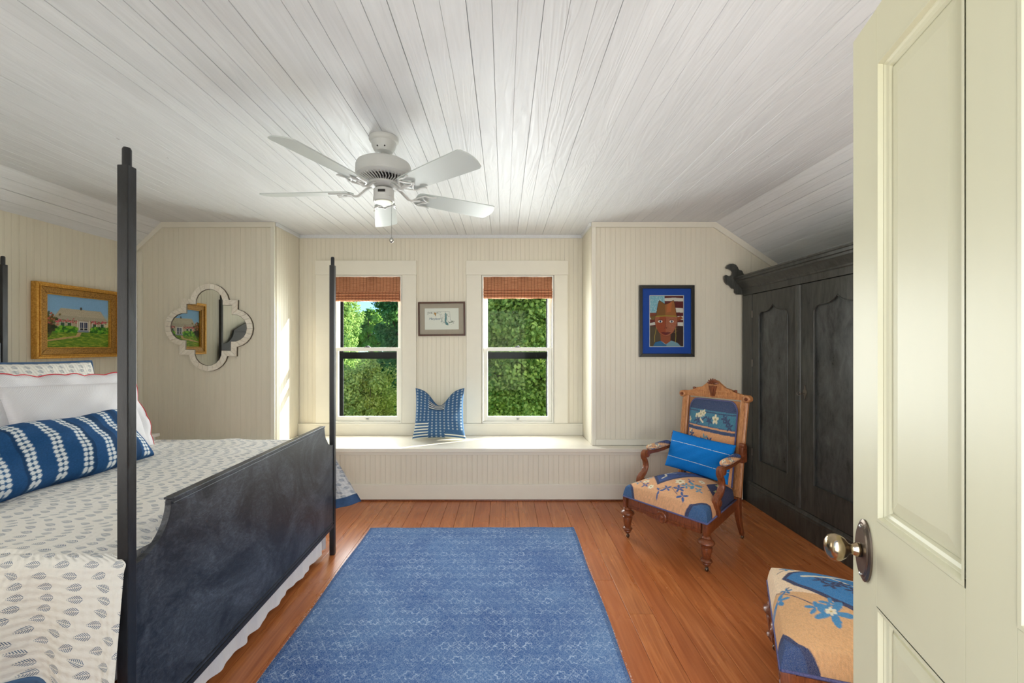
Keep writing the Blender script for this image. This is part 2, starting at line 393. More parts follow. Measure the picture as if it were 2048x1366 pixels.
def rawmesh(name, verts, faces, uv=None, col=None):
    me = bpy.data.meshes.new(name); verts = np.asarray(verts, dtype=np.float32); faces = np.asarray(faces, dtype=np.int32)
    k = faces.shape[1]; me.vertices.add(len(verts)); me.vertices.foreach_set('co', verts.ravel())
    me.loops.add(faces.size); me.loops.foreach_set('vertex_index', faces.ravel())
    me.polygons.add(len(faces)); me.polygons.foreach_set('loop_start', np.arange(len(faces), dtype=np.int32)*k)
    me.update(calc_edges=True); me.validate()
    if uv is not None:
        l = me.uv_layers.new(name='uv'); l.data.foreach_set('uv', np.asarray(uv, dtype=np.float32)[faces.ravel()].ravel())
    if col is not None:
        a = me.color_attributes.new('col', 'FLOAT_COLOR', 'POINT'); c4 = np.ones((len(verts), 4), np.float32); c4[:, :3] = col
        a.data.foreach_set('color', c4.ravel())
    return me
# ---- little paint canvas, unit coordinates (0..W, 0..H), y up
class Canvas:
    def __init__(s, W, H, res, bg=(255, 255, 255)):
        s.W, s.H = W, H; s.nx, s.ny = int(W*res), int(H*res)
        s.X, s.Y = np.meshgrid((np.arange(s.nx)+0.5)/s.nx*W, (np.arange(s.ny)+0.5)/s.ny*H)
        s.a = np.zeros((s.ny, s.nx, 3)); s.a[:] = lin(bg)
    def put(s, m, c, al=1.0):
        c = lin(c); m = m.astype(float)[..., None]*al; s.a = s.a*(1-m)+c*m; return s
    def poly(s, pts, c, al=1.0):
        m = np.zeros(s.X.shape, bool); n = len(pts)
        for i in range(n):
            x0, y0 = pts[i]; x1, y1 = pts[(i+1) % n]
            if y0 == y1: continue
            m ^= ((s.Y >= min(y0, y1)) & (s.Y < max(y0, y1)) & (s.X < x0+(s.Y-y0)*(x1-x0)/(y1-y0)))
        return s.put(m, c, al)
    def ell(s, cx, cy, rx, ry, c, rot=0, al=1.0):
        ca, sa = math.cos(rot), math.sin(rot); dx, dy = s.X-cx, s.Y-cy
        return s.put(((dx*ca+dy*sa)/rx)**2+((dy*ca-dx*sa)/ry)**2 < 1, c, al)
    def line(s, pts, w, c, al=1.0):
        m = np.zeros(s.X.shape, bool)
        for (x0, y0), (x1, y1) in zip(pts, pts[1:]):
            dx, dy = x1-x0, y1-y0; L = dx*dx+dy*dy+1e-12
            t = np.clip(((s.X-x0)*dx+(s.Y-y0)*dy)/L, 0, 1); m |= (s.X-x0-t*dx)**2+(s.Y-y0-t*dy)**2 < (w/2)**2
        return s.put(m, c, al)
    def speck(s, amt): s.a *= 1+amt*(rng.random(s.X.shape)[..., None]-0.5); return s
    def sample(s, u, v):
        x = np.clip(np.asarray(u)*s.nx-0.5, 0, s.nx-1.001); y = np.clip(np.asarray(v)*s.ny-0.5, 0, s.ny-1.001)
        i, j = x.astype(int), y.astype(int); fx, fy = (x-i)[..., None], (y-j)[..., None]
        a = s.a; return (a[j, i]*(1-fx)+a[j, i+1]*fx)*(1-fy)+(a[j+1, i]*(1-fx)+a[j+1, i+1]*fx)*fy
    def panel(s, name, x0, x1, z0, z1, y, nu, nv, parent, mat='print'):
        u, v = np.meshgrid(np.linspace(0, 1, nu), np.linspace(0, 1, nv))
        P = np.stack([x0+(x1-x0)*u, np.full_like(u, y), z0+(z1-z0)*v], -1)
        me = gridmesh(name, P, None, s.sample(u, v)); return link(name, me, mat, parent)

# ================================================================== ROOM
YW, YB, YL, YD = 3.865, 3.775, 3.735, 4.31      # outer back wall, bench front, bench lip, dormer back wall
XL, XR = -3.294, 2.72                            # side walls
ZC = 2.466
DXL, DXR = -2.054, 0.786                         # dormer cheeks
XBL, XBR = -3.069, 1.896                         # where the flat ceiling breaks
ZBN = 0.466                                      # bench top
YN = 0.16
SL = 0.676
def zc(x):
    if x < XBL: return ZC-(XBL-x)/(XBL-XL)*(ZC-2.245)
    if x > XBR: return ZC-(x-XBR)*SL
    return ZC
ZR = zc(XR)
BT = 0.012
floor = tag(obj('floor', box(XL-0.2, XR+0.2, -1.6, YD+0.1, -0.12, -0.014), 'dark'), kind='structure')
x = XL; k = 0
while x < XR:
    w = random.choice((0.108, 0.125, 0.14)); y = -0.3
    cuts = [-0.3, random.uniform(0.6, 3.2), YB+0.02]
    for a, b in zip(cuts, cuts[1:]):
        o = obj('plank', box(0, min(w, XR-x)-0.0018, 0, b-a-0.002, -0.014, 0, 0.0012), 'floor', floor); o.location = (x, a, 0)
    x += w
# ceiling: slabs with boards under them
bmc = bmesh.new()
prism(bmc, [(XL-0.2, zc(XL)-0.2*0.98+BT), (XL-0.2, ZC+0.3), (XR+0.2, ZC+0.3), (XR+0.2, zc(XR+0.2)+BT*1.3), (XBR, ZC+BT), (XBL, ZC+BT)], -0.3, YW+0.14)
bx(bmc, DXL-0.14, DXR+0.14, YW+0.1401, YD+0.16, ZC+BT, ZC+0.3)
ceiling = tag(obj('ceiling', bmc, 'ceiling'), kind='structure')
pw = 0.083; n0 = int((XBR-XBL)/pw); pw = (XBR-XBL)/n0
meshes = {}
def ceil_mesh(w, L):
    gp = random.choice((0.0005, 0.0009, 0.0014, 0.002)); key = (round(w, 4), round(L, 3), gp)
    if key not in meshes:
        b = prism(bmesh.new(), [(gp, BT), (gp, gp), (gp*2, 0), (w-0.0008, 0), (w-0.0003, 0.0006), (w-0.0003, BT)], 0, L)
        bmesh.ops.recalc_face_normals(b, faces=b.faces); me = bpy.data.meshes.new('plank'); b.to_mesh(me); b.free(); me.materials.append(MT['ceiling']); meshes[key] = me
    return meshes[key]
for i in range(n0):
    xa = XBL+i*pw; L = (YD if (xa+pw*0.5 > DXL and xa+pw*0.5 < DXR) else YW)+0.3
    o = link('plank', ceil_mesh(pw, L), None, ceiling); o.location = (xa, -0.3, ZC+random.uniform(-0.0012, 0.0012))
ang = math.atan(SL); ln = (XR-XBR)/math.cos(ang); n1 = round(ln/0.083)
for i in range(n1):
    d = i*ln/n1; o = link('plank', ceil_mesh(ln/n1, YW+0.3), None, ceiling)
    o.location = (XBR+d*math.cos(ang), -0.3, ZC-d*math.sin(ang)); o.rotation_euler = (0, ang, 0)
angl = math.atan2(ZC-2.245, XBL-XL); ln = math.hypot(ZC-2.245, XBL-XL); n1 = 4
for i in range(n1):
    d = i*ln/n1; o = link('plank', ceil_mesh(ln/n1, YW+0.3), None, ceiling)
    o.location = (XL+d*math.cos(angl), -0.3, 2.245+d*math.sin(angl)); o.rotation_euler = (0, -angl, 0)
# beadboard
BW = 0.09
bcache = {}
def bead_mesh(w, z0, za, zb):
    key = tuple(round(q, 3) for q in (w, z0, za, zb))
    if key in bcache: return bcache[key]
    pr = [(0.0003, BT), (0.0003, 0.0014), (0.002, 0)]
    if w > 0.06:
        m = w/2
        pr += [(m-0.005, 0), (m-0.004, 0.0018), (m-0.0028, 0.0002), (m+0.0028, 0.0002), (m+0.004, 0.0018), (m+0.005, 0)]
    pr += [(w-0.002, 0), (w-0.0003, 0.0014), (w-0.0003, BT)]
    b = bmesh.new()
    lo = [b.verts.new((p[0], p[1], z0)) for p in pr]; hi = [b.verts.new((p[0], p[1], za+(zb-za)*p[0]/w)) for p in pr]
    n = len(pr)
    for i in range(n): b.faces.new((lo[i], lo[(i+1) % n], hi[(i+1) % n], hi[i]))
    b.faces.new(lo); b.faces.new(hi); bmesh.ops.recalc_face_normals(b, faces=b.faces)
    me = bpy.data.meshes.new('bead_board'); b.to_mesh(me); b.free(); me.materials.append(MT['wall']); bcache[key] = me
    return me
def boards(parent, p0, d, length, z0, ztop, holes=()):
    """boards from p0 along unit direction d; front (local -y) is to the right-hand side of d rotated -90deg"""
    n = max(1, round(length/BW)); w = length/n; a = math.atan2(d[1], d[0])
    for i in range(n):
        s0, s1 = i*w, (i+1)*w; segs = [(z0, ztop(s0), ztop(s1))]
        for h0, h1, hz0, hz1 in holes:
            if s0 >= h0-0.01 and s1 <= h1+0.01:
                segs = [(z0, hz0, hz0), (hz1, ztop(s0), ztop(s1))]
        for q0, qa, qb in segs:
            if min(qa, qb)-q0 < 0.02: continue
            o = link('bead_board', bead_mesh(w, q0, qa, qb), None, parent)
            o.location = (p0[0]+d[0]*s0, p0[1]+d[1]*s0, 0); o.rotation_euler = (0, 0, a)
# wall_left (board local x along +Y => a=90deg, local -y -> +X : faces the room)
wl = tag(obj('wall_left', box(XL-0.14, XL-BT, -0.3, YW+0.14, -0.1, 2.32), 'wall'), kind='structure')
boards(wl, (XL, 0.0), (0, 1), YW, 0.14, lambda s: 2.25)
wr_ = tag(obj('wall_right', box(XR+BT, XR+0.14, -0.3, YW+0.14, -0.1, ZR+0.05), 'wall'), kind='structure')
boards(wr_, (XR, YW), (0, -1), YW, 0.14, lambda s: ZR)
# back walls either side of the dormer
b = prism(bmesh.new(), [(XL-0.01, -0.1), (DXL-0.012, -0.1), (DXL-0.012, ZC+0.005), (XBL, ZC+0.005), (XL-0.01, 2.245)], YW+BT, YW+0.14)
wbl = tag(obj('wall_back_left', b, 'wall'), kind='structure')
boards(wbl, (XL, YW), (1, 0), DXL-XL-0.035, 0.0, lambda s: zc(XL+s))
b = prism(bmesh.new(), [(DXR+0.012, -0.1), (XR+0.01, -0.1), (XR+0.01, ZR), (XBR, ZC+0.005), (DXR+0.012, ZC+0.005)], YW+BT, YW+0.14)
wbr = tag(obj('wall_back_right', b, 'wall'), kind='structure')
boards(wbr, (DXR+0.035, YW), (1, 0), XR-DXR-0.035, ZBN, lambda s: zc(DXR+0.035+s))
# dormer cheeks
wdl = tag(obj('wall_dormer_left', box(DXL-0.14, DXL-BT, YW+0.141, YD+0.16, -0.1, ZC+0.01), 'wall'), kind='structure')
boards(wdl, (DXL, YW+0.02), (0, 1), YD-YW-0.02, ZBN, lambda s: ZC)
wdr = tag(obj('wall_dormer_right', box(DXR+BT, DXR+0.14, YW+0.141, YD+0.16, -0.1, ZC+0.01), 'wall'), kind='structure')
boards(wdr, (DXR, YD), (0, -1), YD-YW-0.02, ZBN, lambda s: ZC)
# dormer back wall with two window holes
W1 = (-1.724, -1.022); W2 = (-0.22, 0.496); WZ0, WZ1 = 0.583, 2.062
bm = bmesh.new(); ya, yb = YD+BT, YD+0.15
for a, c, z0, z1 in ((DXL-0.011, W1[0], -0.1, ZC+0.01), (W1[1], W2[0], -0.1, ZC+0.01), (W2[1], DXR+0.011, -0.1, ZC+0.01),
                     (W1[0], W1[1], -0.1, WZ0), (W1[0], W1[1], WZ1, ZC+0.01), (W2[0], W2[1], -0.1, WZ0), (W2[0], W2[1], WZ1, ZC+0.01)):
    bx(bm, a, c, ya, yb, z0, z1)
bmesh.ops.remove_doubles(bm, verts=bm.verts, dist=0.0001)
wdb = tag(obj('wall_dormer_back', bm, 'wall'), kind='structure')
o0 = -DXL
boards(wdb, (DXL, YD), (1, 0), DXR-DXL, ZBN, lambda s: ZC, ((W1[0]-0.10+o0, W1[1]+0.10+o0, 0.5, 2.10), (W2[0]-0.10+o0, W2[1]+0.10+o0, 0.5, 2.10)))
# front wall (behind the camera) with the doorway
bm = bmesh.new()
bx(bm, XL-0.1, -0.37, 0.03, YN, -0.1, ZC+0.01); bx(bm, 0.56, XR+0.1, 0.03, YN, -0.1, ZC+0.01); bx(bm, -0.37, 0.56, 0.03, YN, 2.06, ZC+0.01)
tag(obj('wall_front', bm, 'wall'), kind='structure')
# trims
def trim(n, bm, mat='trim'): return tag(obj('trim_%d' % n, bm, mat), kind='structure')
trim(1, prism(bmesh.new(), [(DXL, ZC-0.045), (DXL, ZC), (XBL, ZC), (XL, 2.245), (XL, 2.20), (XBL+0.012, ZC-0.045)], YW-0.02, YW-0.0005, bev=0.002))
trim(2, prism(bmesh.new(), [(DXR, ZC-0.045), (DXR, ZC), (XBR, ZC), (XR, ZR), (XR, ZR-0.06), (XBR-0.018, ZC-0.045)], YW-0.02, YW-0.0005, bev=0.002))
trim(3, box(DXR, DXR+0.036, YW-0.018, YW-0.0005, ZBN, ZC-0.0455, 0.002))
trim(4, box(DXL-0.036, DXL, YW-0.018, YW-0.0005, ZBN, ZC-0.0455, 0.002))
trim(5, box(DXL, DXR, YD-0.018, YD-0.0005, ZC-0.032, ZC, 0.003), 'ceiling')
trim(6, box(DXL+0.0005, DXL+0.018, YW-0.0, YD-0.019, ZC-0.032, ZC, 0.003), 'ceiling')
trim(7, box(DXR-0.018, DXR-0.0005, YW-0.0, YD-0.019, ZC-0.032, ZC, 0.003), 'ceiling')
trim(8, box(DXR+0.037, XR, YW-0.018, YW-0.0005, ZBN, ZBN+0.054, 0.003))
trim(9, box(XL+0.0005, XL+0.05, YW-0.016, YW-0.0005, 0.0, 2.2, 0.002))
trim(10, box(XL+0.0005, XL+0.016, YW-0.065, YW-0.017, 0.0, 2.2, 0.002))
tag(obj('baseboard_left', box(XL+0.0005, XL+0.015, YN, YW-0.066, 0, 0.14, 0.003), 'trim'), kind='structure')
tag(obj('baseboard_right', box(XR-0.015, XR-0.0005, YN, YB-0.02, 0, 0.14, 0.003), 'trim'), kind='structure')
# apron board under the windows and its ledge
bm = box(DXL+0.001, DXR-0.001, YD-0.022, YD-0.0005, ZBN, 0.566, 0.002); bx(bm, DXL+0.001, DXR-0.001, YD-0.03, YD-0.0005, 0.5665, 0.582, 0.004)
trim(11, bm)

# ------------------------------------------------------------------ window seat
ws = thing('window_seat', 'long cream built-in window bench with beadboard front and glossy top under the two windows', 'bench', (0, YB, 0))
def at(o, loc): o.location = loc; return o
bm = prism(bmesh.new(), [(XL+0.02, YW-YB-0.025), (XL+0.02, YL-YB), (2.09, YL-YB), (2.09, YW-YB-0.025), (DXR-0.002, YW-YB-0.025), (DXR-0.002, YD-YB-0.003), (DXL+0.002, YD-YB-0.003), (DXL+0.002, YW-YB-0.025)], ZBN-0.034, ZBN-0.001, 'xy', 0.005)
obj('seat_top', bm, 'bench', ws)
obj('backing', box(XL+0.02, 2.09, 0.014, 0.05, 0, ZBN-0.036), 'wall', ws)
obj('apron_rail', box(XL+0.02, 2.09, -0.008, -0.0005, ZBN-0.065, ZBN-0.036, 0.002), 'trim', ws)
n = round((2.09-XL-0.02)/BW); w = (2.09-XL-0.02)/n
for i in range(n):
    o = link('bead_board', bead_mesh(w, 0.14, ZBN-0.036, ZBN-0.036), None, ws); o.location = (XL+0.02+i*w, 0, 0)
obj('base_board', box(XL+0.02, 2.09, -0.014, -0.0005, 0.012, 0.145, 0.004), 'trim', ws)
obj('shoe_moulding', box(XL+0.02, 2.09, -0.022, -0.0005, 0.0, 0.0115, 0.002), 'chair_wood', ws)

# ------------------------------------------------------------------ windows
def window(n, x0, x1, cl, cr, zs, shade_label):
    w = bpy.data.objects.new('window_%d' % n, None); COL.objects.link(w); w.location = ((x0+x1)/2, YD, WZ0); tag(w, kind='structure')
    X0, X1 = x0-w.location.x, x1-w.location.x; H = WZ1-WZ0
    def P(name, bm, mat='white_sash'): return obj(name, bm, mat, w)
    P('casing', box(X0-cl, X0-0.004, -0.022, -0.0005, 0.0, H+0.001, 0.003), 'trim'); P('casing', box(X1+0.004, X1+cr, -0.022, -0.0005, 0.0, H+0.001, 0.003), 'trim')
    P('header', box(X0-cl-0.004, X1+cr+0.004, -0.026, -0.0005, H+0.0015, H+0.145, 0.003), 'trim')
    # jamb liner
    bm = bmesh.new(); bx(bm, X0+0.0005, X0+0.014, -0.012, 0.145, 0.0005, H-0.0005); bx(bm, X1-0.014, X1-0.0005, -0.012, 0.145, 0.0005, H-0.0005)
    bx(bm, X0+0.014, X1-0.014, -0.012, 0.145, H-0.014, H-0.0005); bx(bm, X0+0.014, X1-0.014, -0.012, 0.145, 0.0005, 0.016); P('jamb', bm)
    zm = 1.32-WZ0
    def sash(name, a0, a1, z0, z1, y0, st, rb, rt):
        bm = bmesh.new(); y1 = y0+0.03
        bx(bm, a0, a0+st, y0, y1, z0, z1, 0.003); bx(bm, a1-st, a1, y0, y1, z0, z1, 0.003)
        bx(bm, a0+st-0.003, a1-st+0.003, y0+0.001, y1-0.001, z0, z0+rb, 0.002); bx(bm, a0+st-0.003, a1-st+0.003, y0+0.001, y1-0.001, z1-rt, z1, 0.002)
        s = P(name, bm); obj('pane', box(a0+st-0.005, a1-st+0.005, y0+0.014, y0+0.017, z0+rb-0.004, z1-rt+0.004), 'glass', s)
        return s
    a0, a1 = X0+0.016, X1-0.016
    ls = sash('lower_sash', a0, a1, 0.018, zm+0.02, 0.012, 0.04, 0.045, 0.036)
    us = sash('upper_sash', a0, a1, zm-0.015, H-0.016, 0.048, 0.036, 0.034, 0.045)
    bm = bmesh.new(); bx(bm, -0.028, 0.028, 0.016, 0.036, zm+0.021, zm+0.027, 0.001); lathe(bm, [(0.010, zm+0.027), (0.010, zm+0.034), (0.004, zm+0.036)], 12, (0.006, 0.028, 0)); bx(bm, -0.024, 0.006, 0.022, 0.03, zm+0.028, zm+0.034, 0.001)
    obj('sash_lock', bm, 'dark', ls)
    bm = bmesh.new(); bx(bm, -0.016, 0.016, 0.004, 0.0115, 0.034, 0.046, 0.001); lathe(bm, [(0.006, 0), (0.006, 0.006)], 10, (0, 0.004, 0.04), 'y'); obj('sash_lift', bm, 'silver', ls)
    # dark storm window outside
    bm = bmesh.new(); y0, y1 = 0.145, 0.165
    bx(bm, X0-0.01, X0+0.056, y0, y1, 0, H); bx(bm, X1-0.058, X1+0.01, y0, y1, 0, H); bx(bm, X0+0.056, X1-0.058, y0, y1, 0, 0.03)
    bx(bm, X0+0.056, X1-0.058, y0, y1, H-0.05, H); bx(bm, X0+0.056, X1-0.058, y0, y1, zm-0.098, zm-0.03); P('storm_frame', bm, 'storm')
    # woven reed shade
    zt, zb = WZ1-0.018, zs
    s = thing('woven_shade', shade_label, 'window shade', (w.location.x, YD-0.012, zb), 0, 'woven reed roman shades'); hw = (x1-x0)/2-0.0165
    h = zt-zb; prof = [(0, h), (0, 0.085)]
    for k in range(3):
        z = 0.085-0.026*k; prof += [(-0.004-0.003*k, z-0.003), (-0.030-0.006*k, z-0.019), (-0.026-0.005*k, z-0.029), (-0.005-0.002*k, z-0.024)]
    prof += [(-0.006, 0.0), (0.004, 0.0), (0.006, h)]
    pts = []; 
    nx = 60; P_ = np.zeros((len(prof), nx, 3)); xs = np.linspace(-hw, hw, nx)
    for i, (yy, zz) in enumerate(prof):
        P_[i, :, 0] = xs; P_[i, :, 1] = yy-0.002*np.sin(xs*9+zz*40); P_[i, :, 2] = zz+0.0015*np.sin(xs*23+i)
    me = gridmesh('shade_cloth', P_, closed_v=True); link('shade_cloth', me, 'shade', s)
    for zf, rf in ((0.088, 0.007), (0.064, 0.010), (0.036, 0.009)): obj('fold', sweep(bmesh.new(), [(-hw, -0.020-rf, zf), (hw, -0.020-rf, zf+0.002)], rf, rf*1.4, (0, 0, 1), 10, 2), 'shade', s, sharp=60)
    obj('head_rail', box(-hw, hw, 0.0075, 0.022, h-0.035, h), 'shade', s)
window(1, W1[0], W1[1], 0.155, 0.145, 1.800, 'reddish woven reed shade in the left window, behind the slim bed post')
window(2, W2[0], W2[1], 0.155, 0.140, 1.828, 'orange-brown woven reed shade raised in the right-hand window')

# ------------------------------------------------------------------ ceiling fan
FX, FY, FZ = -0.64, 2.29, 2.175
fan = thing('ceiling_fan', 'white five-blade ceiling fan hanging on a short rod with a pull chain', 'fan', (FX, FY, FZ), 0)
T0 = ZC-FZ-0.0008
obj('canopy', lathe(bmesh.new(), [(0.076, T0), (0.077, T0-0.012), (0.073, T0-0.02), (0.066, T0-0.026), (0.062, T0-0.045), (0.054, T0-0.062), (0.045, T0-0.075), (0.03, T0-0.079), (0.018, T0-0.08)], 40), 'fan', fan, sharp=35)
for a in (250, 290):
    a = math.radians(a); obj('canopy_screw', lathe(bmesh.new(), [(0.004, 0), (0.004, 0.003)], 10, (0.0555*math.cos(a), 0.0555*math.sin(a)-0.002, T0-0.062), 'y'), 'dark', fan)
obj('down_rod', lathe(bmesh.new(), [(0.014, T0-0.075), (0.014, 0.185), (0.024, 0.182), (0.026, 0.166)], 24), 'fan', fan, sharp=35)
obj('motor_housing', lathe(bmesh.new(), [(0.02, 0.172), (0.07, 0.17), (0.115, 0.163), (0.138, 0.15), (0.144, 0.135), (0.145, 0.095), (0.141, 0.088), (0.143, 0.084), (0.138, 0.078), (0.128, 0.072), (0.118, 0.07)], 56), 'fan', fan, sharp=35)
bm = bmesh.new()
for k in range(44):
    a = 2*PI*k/44; c, s_ = math.cos(a), math.sin(a)
    c2, s2 = math.cos(a+0.10), math.sin(a+0.10)
    p = [(0.130*c, 0.130*s_, 0.071), (0.108*c2, 0.108*s2, 0.055), (0.080*c2, 0.080*s2, 0.047)]
    sweep(bm, p, 0.0028, 0.004, (-s_, c, 0), 4, 2.0)
obj('vent_ring', bm, 'fan', fan)
obj('motor_core', lathe(bmesh.new(), [(0.122, 0.0715), (0.10, 0.068), (0.075, 0.058), (0.072, 0.05)], 32), 'dark', fan)
obj('flywheel', lathe(bmesh.new(), [(0.07, 0.0495), (0.085, 0.046), (0.086, 0.036), (0.078, 0.03), (0.05, 0.026)], 36), 'fan', fan, sharp=35)
obj('neck', lathe(bmesh.new(), [(0.018, 0.0255), (0.018, 0.022), (0.03, 0.0205), (0.032, 0.008)], 20), 'dark', fan, sharp=35)
sh = obj('switch_housing', lathe(bmesh.new(), [(0.048, 0.0195), (0.053, 0.015), (0.053, -0.022), (0.051, -0.026), (0.055, -0.028), (0.055, -0.046), (0.05, -0.05)], 36), 'fan', fan, sharp=35)
obj('bottom_cap', lathe(bmesh.new(), [(0.047, -0.0505), (0.047, -0.053), (0.006, -0.055)], 32), 'fan_disc', fan, sharp=35)
obj('name_plate', box(-0.016, 0.022, -0.0545, -0.0535, -0.012, 0.002), 'dark', sh)
for k in range(5):
    a = math.radians(32+72*k)
    # iron
    bm = bmesh.new(); path = spline([(0.062, 0, 0.034), (0.09, 0, 0.024), (0.118, 0, 0.002), (0.145, 0, -0.016), (0.172, 0, -0.012), (0.2, 0, -0.007)], 5)
    sweep(bm, path, 0.012, 0.006, (0, 1, 0), 8, 2.6)
    for pts in ([(0.16, 0, -0.013), (0.18, -0.035, -0.004), (0.21, -0.054, 0.0045), (0.245, -0.052, 0.0042), (0.275, -0.06, 0.006)],
                [(0.16, 0, -0.013), (0.18, 0.035, -0.016), (0.21, 0.054, -0.0185), (0.245, 0.052, -0.018), (0.275, 0.06, -0.02)],
                [(0.19, 0, -0.0085), (0.215, 0.012, -0.006), (0.255, 0.0, -0.0075)], [(0.2, -0.045, 0.001), (0.22, -0.02, -0.004), (0.25, 0, -0.0075)], [(0.2, 0.045, -0.016), (0.22, 0.02, -0.012), (0.25, 0, -0.0075)]):
        sweep(bm, spline(pts, 5), 0.0075, 0.004, (0, 1, 0.1) if abs(pts[-1][1]) < 0.01 else (1, 0, 0) if False else (0, 1, 0.2), 6, 2.2)
    irn = obj('blade_iron', bm, 'fan', fan, sharp=40); irn.rotation_euler = (0, 0, a)
    # blade
    pit = math.radians(13)
    prof = [(0.185, -0.052), (0.20, -0.058), (0.43, -0.068), (0.635, -0.074), (0.648, -0.066), (0.662, -0.03), (0.666, 0.0), (0.662, 0.03), (0.648, 0.066), (0.635, 0.074), (0.43, 0.068), (0.20, 0.058), (0.185, 0.052), (0.178, 0.03), (0.178, -0.03)]
    bm = prism(bmesh.new(), prof, 0.0, 0.006, 'xy', 0.0015)
    bmesh.ops.rotate(bm, verts=bm.verts, cent=(0, 0, 0), matrix=Matrix.Rotation(-pit, 3, 'X'))
    bd = obj('blade', bm, 'fan_blade', fan); bd.rotation_euler = (0, 0, a)
cx = (785-VX)*FY/F-FX
bm = bmesh.new()
for i in range(62): 
    z = -0.05-i*0.0031*1.0
    lathe(bm, [(0.0004, z), (0.0013, z-0.0013), (0.0004, z-0.0026)], 6, (cx, -0.02, 0))
obj('pull_chain', bm, 'dark', fan)
obj('chain_ball', lathe(bmesh.new(), [(0.002, -0.242), (0.008, -0.246), (0.0115, -0.254), (0.0115, -0.26), (0.008, -0.268), (0.002, -0.272)], 20, (cx, -0.02, 0)), 'silver', fan, smooth=True)

# ------------------------------------------------------------------ rug
RX0, RX1, RY0, RY1 = -0.997, 0.520, 0.80, 3.215
rug = thing('area_rug', 'faded blue wool rug with small pale floral motifs lying on the wood floor', 'rug', ((RX0+RX1)/2, (RY0+RY1)/2, 0.0))
n1, n2 = 90, 150; hx, hy = (RX1-RX0)/2, (RY1-RY0)/2
u, v = np.meshgrid(np.linspace(-1, 1, n1), np.linspace(-1, 1, n2))
P_ = np.stack([u*hx+0.004*np.sin(v*9)*(np.abs(u) > 0.97), v*hy+0.006*u*1.0+0.003*np.sin(u*13)*(np.abs(v) > 0.98), 0.008+0.0006*np.sin(u*17)*np.sin(v*23)+0*u], -1)
P_[0, :, 2] = 0.001; P_[-1, :, 2] = 0.001; P_[:, 0, 2] = 0.001; P_[:, -1, 2] = 0.001
link('pile', gridmesh('pile', P_), 'rug', rug)
bm = bmesh.new()
for i in range(900):
    s = random.choice((-1, 1)); yy = random.uniform(-hy, hy); xx = s*hx; L = random.uniform(0.002, 0.007)
    vs = [bm.verts.new(q) for q in ((xx, yy, 0.002), (xx, yy+0.002, 0.002), (xx+s*L, yy+random.uniform(-0.003, 0.003), 0.004))]; bm.faces.new(vs)
fr = obj('frayed_edge', bm, 'sham', rug); fr['kind'] = 'stuff'

# ------------------------------------------------------------------ bed
BX0, BX1, BYN, BYF = -3.235, -1.118, 1.25, 2.805   # head, foot, near, far post centres
bed = thing('four_poster_bed', 'black painted four-poster bed with slim square posts and a scooped footboard', 'bed', (BX1, BYF, 0), math.radians(0.8))
Wd = BYF-BYN; Ln = BX0-BX1
def post(xx, yy):
    bm = bmesh.new(); r = 0.0155
    bx(bm, xx-r, xx+r, yy-r, yy+r, 0, 1.884, 0.0025); p = obj('post', bm, 'bed', bed)
    obj('finial', lathe(bmesh.new(), [(0.0115, 1.8845), (0.0115, 1.932), (0.009, 1.938), (0.003, 1.940)], 20, (xx, yy, 0)), 'bed', p, sharp=40)
for xx in (0, Ln):
    for yy in (0, -Wd): post(xx, yy)
def headfoot(name, xx, ztop, zbot, r, rz, mat, arch=0.0):
    ya, yb = -Wd+0.0165, -0.0165; t = 0.010
    pts = [(ya, zbot), (yb, zbot)]
    for i in range(13):
        th = PI/2*i/12; pts.append((yb-r*math.sin(th) if False else yb-r+r*math.cos(PI/2-th) if False else yb-r*(1-math.cos(th)) , ztop-rz+rz*math.sin(th)) if False else (yb-r*math.sin(th)*1.0, ztop-rz+rz*(1-math.cos(th))))
    if arch:
        for i in range(1, 16): f = i/16; pts.append((yb-r+(ya+r-yb+r)*f, ztop+arch*math.sin(PI*f)))
    for i in range(12, -1, -1):
        th = PI/2*i/12; pts.append((ya+r*math.sin(th), ztop-rz+rz*(1-math.cos(th))))
    b = obj(name, prism(bmesh.new(), pts, xx-t, xx+t, 'yz', 0.002), mat, bed)
    # raised outline moulding along the top and the bottom rail
    inner = [(p[0], p[1]) for p in pts[2:]]
    bm = bmesh.new()
    path = [(xx+t+0.001, p[0], p[1]) for p in inner]
    tp = [(xx+t+0.0015, q[0], q[1]) for q in ((yb-r-0.006, ztop-0.012), (ya+r+0.006, ztop-0.012))]
    if not arch: bx(bm, xx-t-0.006, xx+t+0.006, ya+r+0.001, yb-r-0.001, ztop+0.0005, ztop+0.008, 0.002)
    tube(bm, tp, 0.0022, 6)
    obj('top_moulding', bm, mat, bed)
    bm = bmesh.new(); bx(bm, xx-t-0.004, xx+t+0.004, ya, yb, zbot-0.022, zbot-0.0005, 0.002); bx(bm, xx+t+0.0005, xx+t+0.004, ya, yb, zbot+0.012, zbot+0.018, 0.001)
    obj('bottom_rail', bm, 'bed', bed)
headfoot('footboard', 0, 0.858, 0.205, 0.14, 0.14, 'footboard')
headfoot('headboard', Ln, 1.54, 0.205, 0.20, 0.16, 'bed', 0.16)
for yy in (-Wd, 0): obj('side_rail', box(Ln+0.018, -0.018, yy-0.011, yy+0.011, 0.20, 0.32, 0.003), 'bed', bed)
# mattress under the covers
mt = tag(obj('mattress', box(BX0+0.03, BX1-0.05, BYN+0.03, BYF-0.03, 0.33, 0.735, 0.05), 'skirt'), 'white mattress lying in the black bed under the leaf-print quilt', 'mattress')
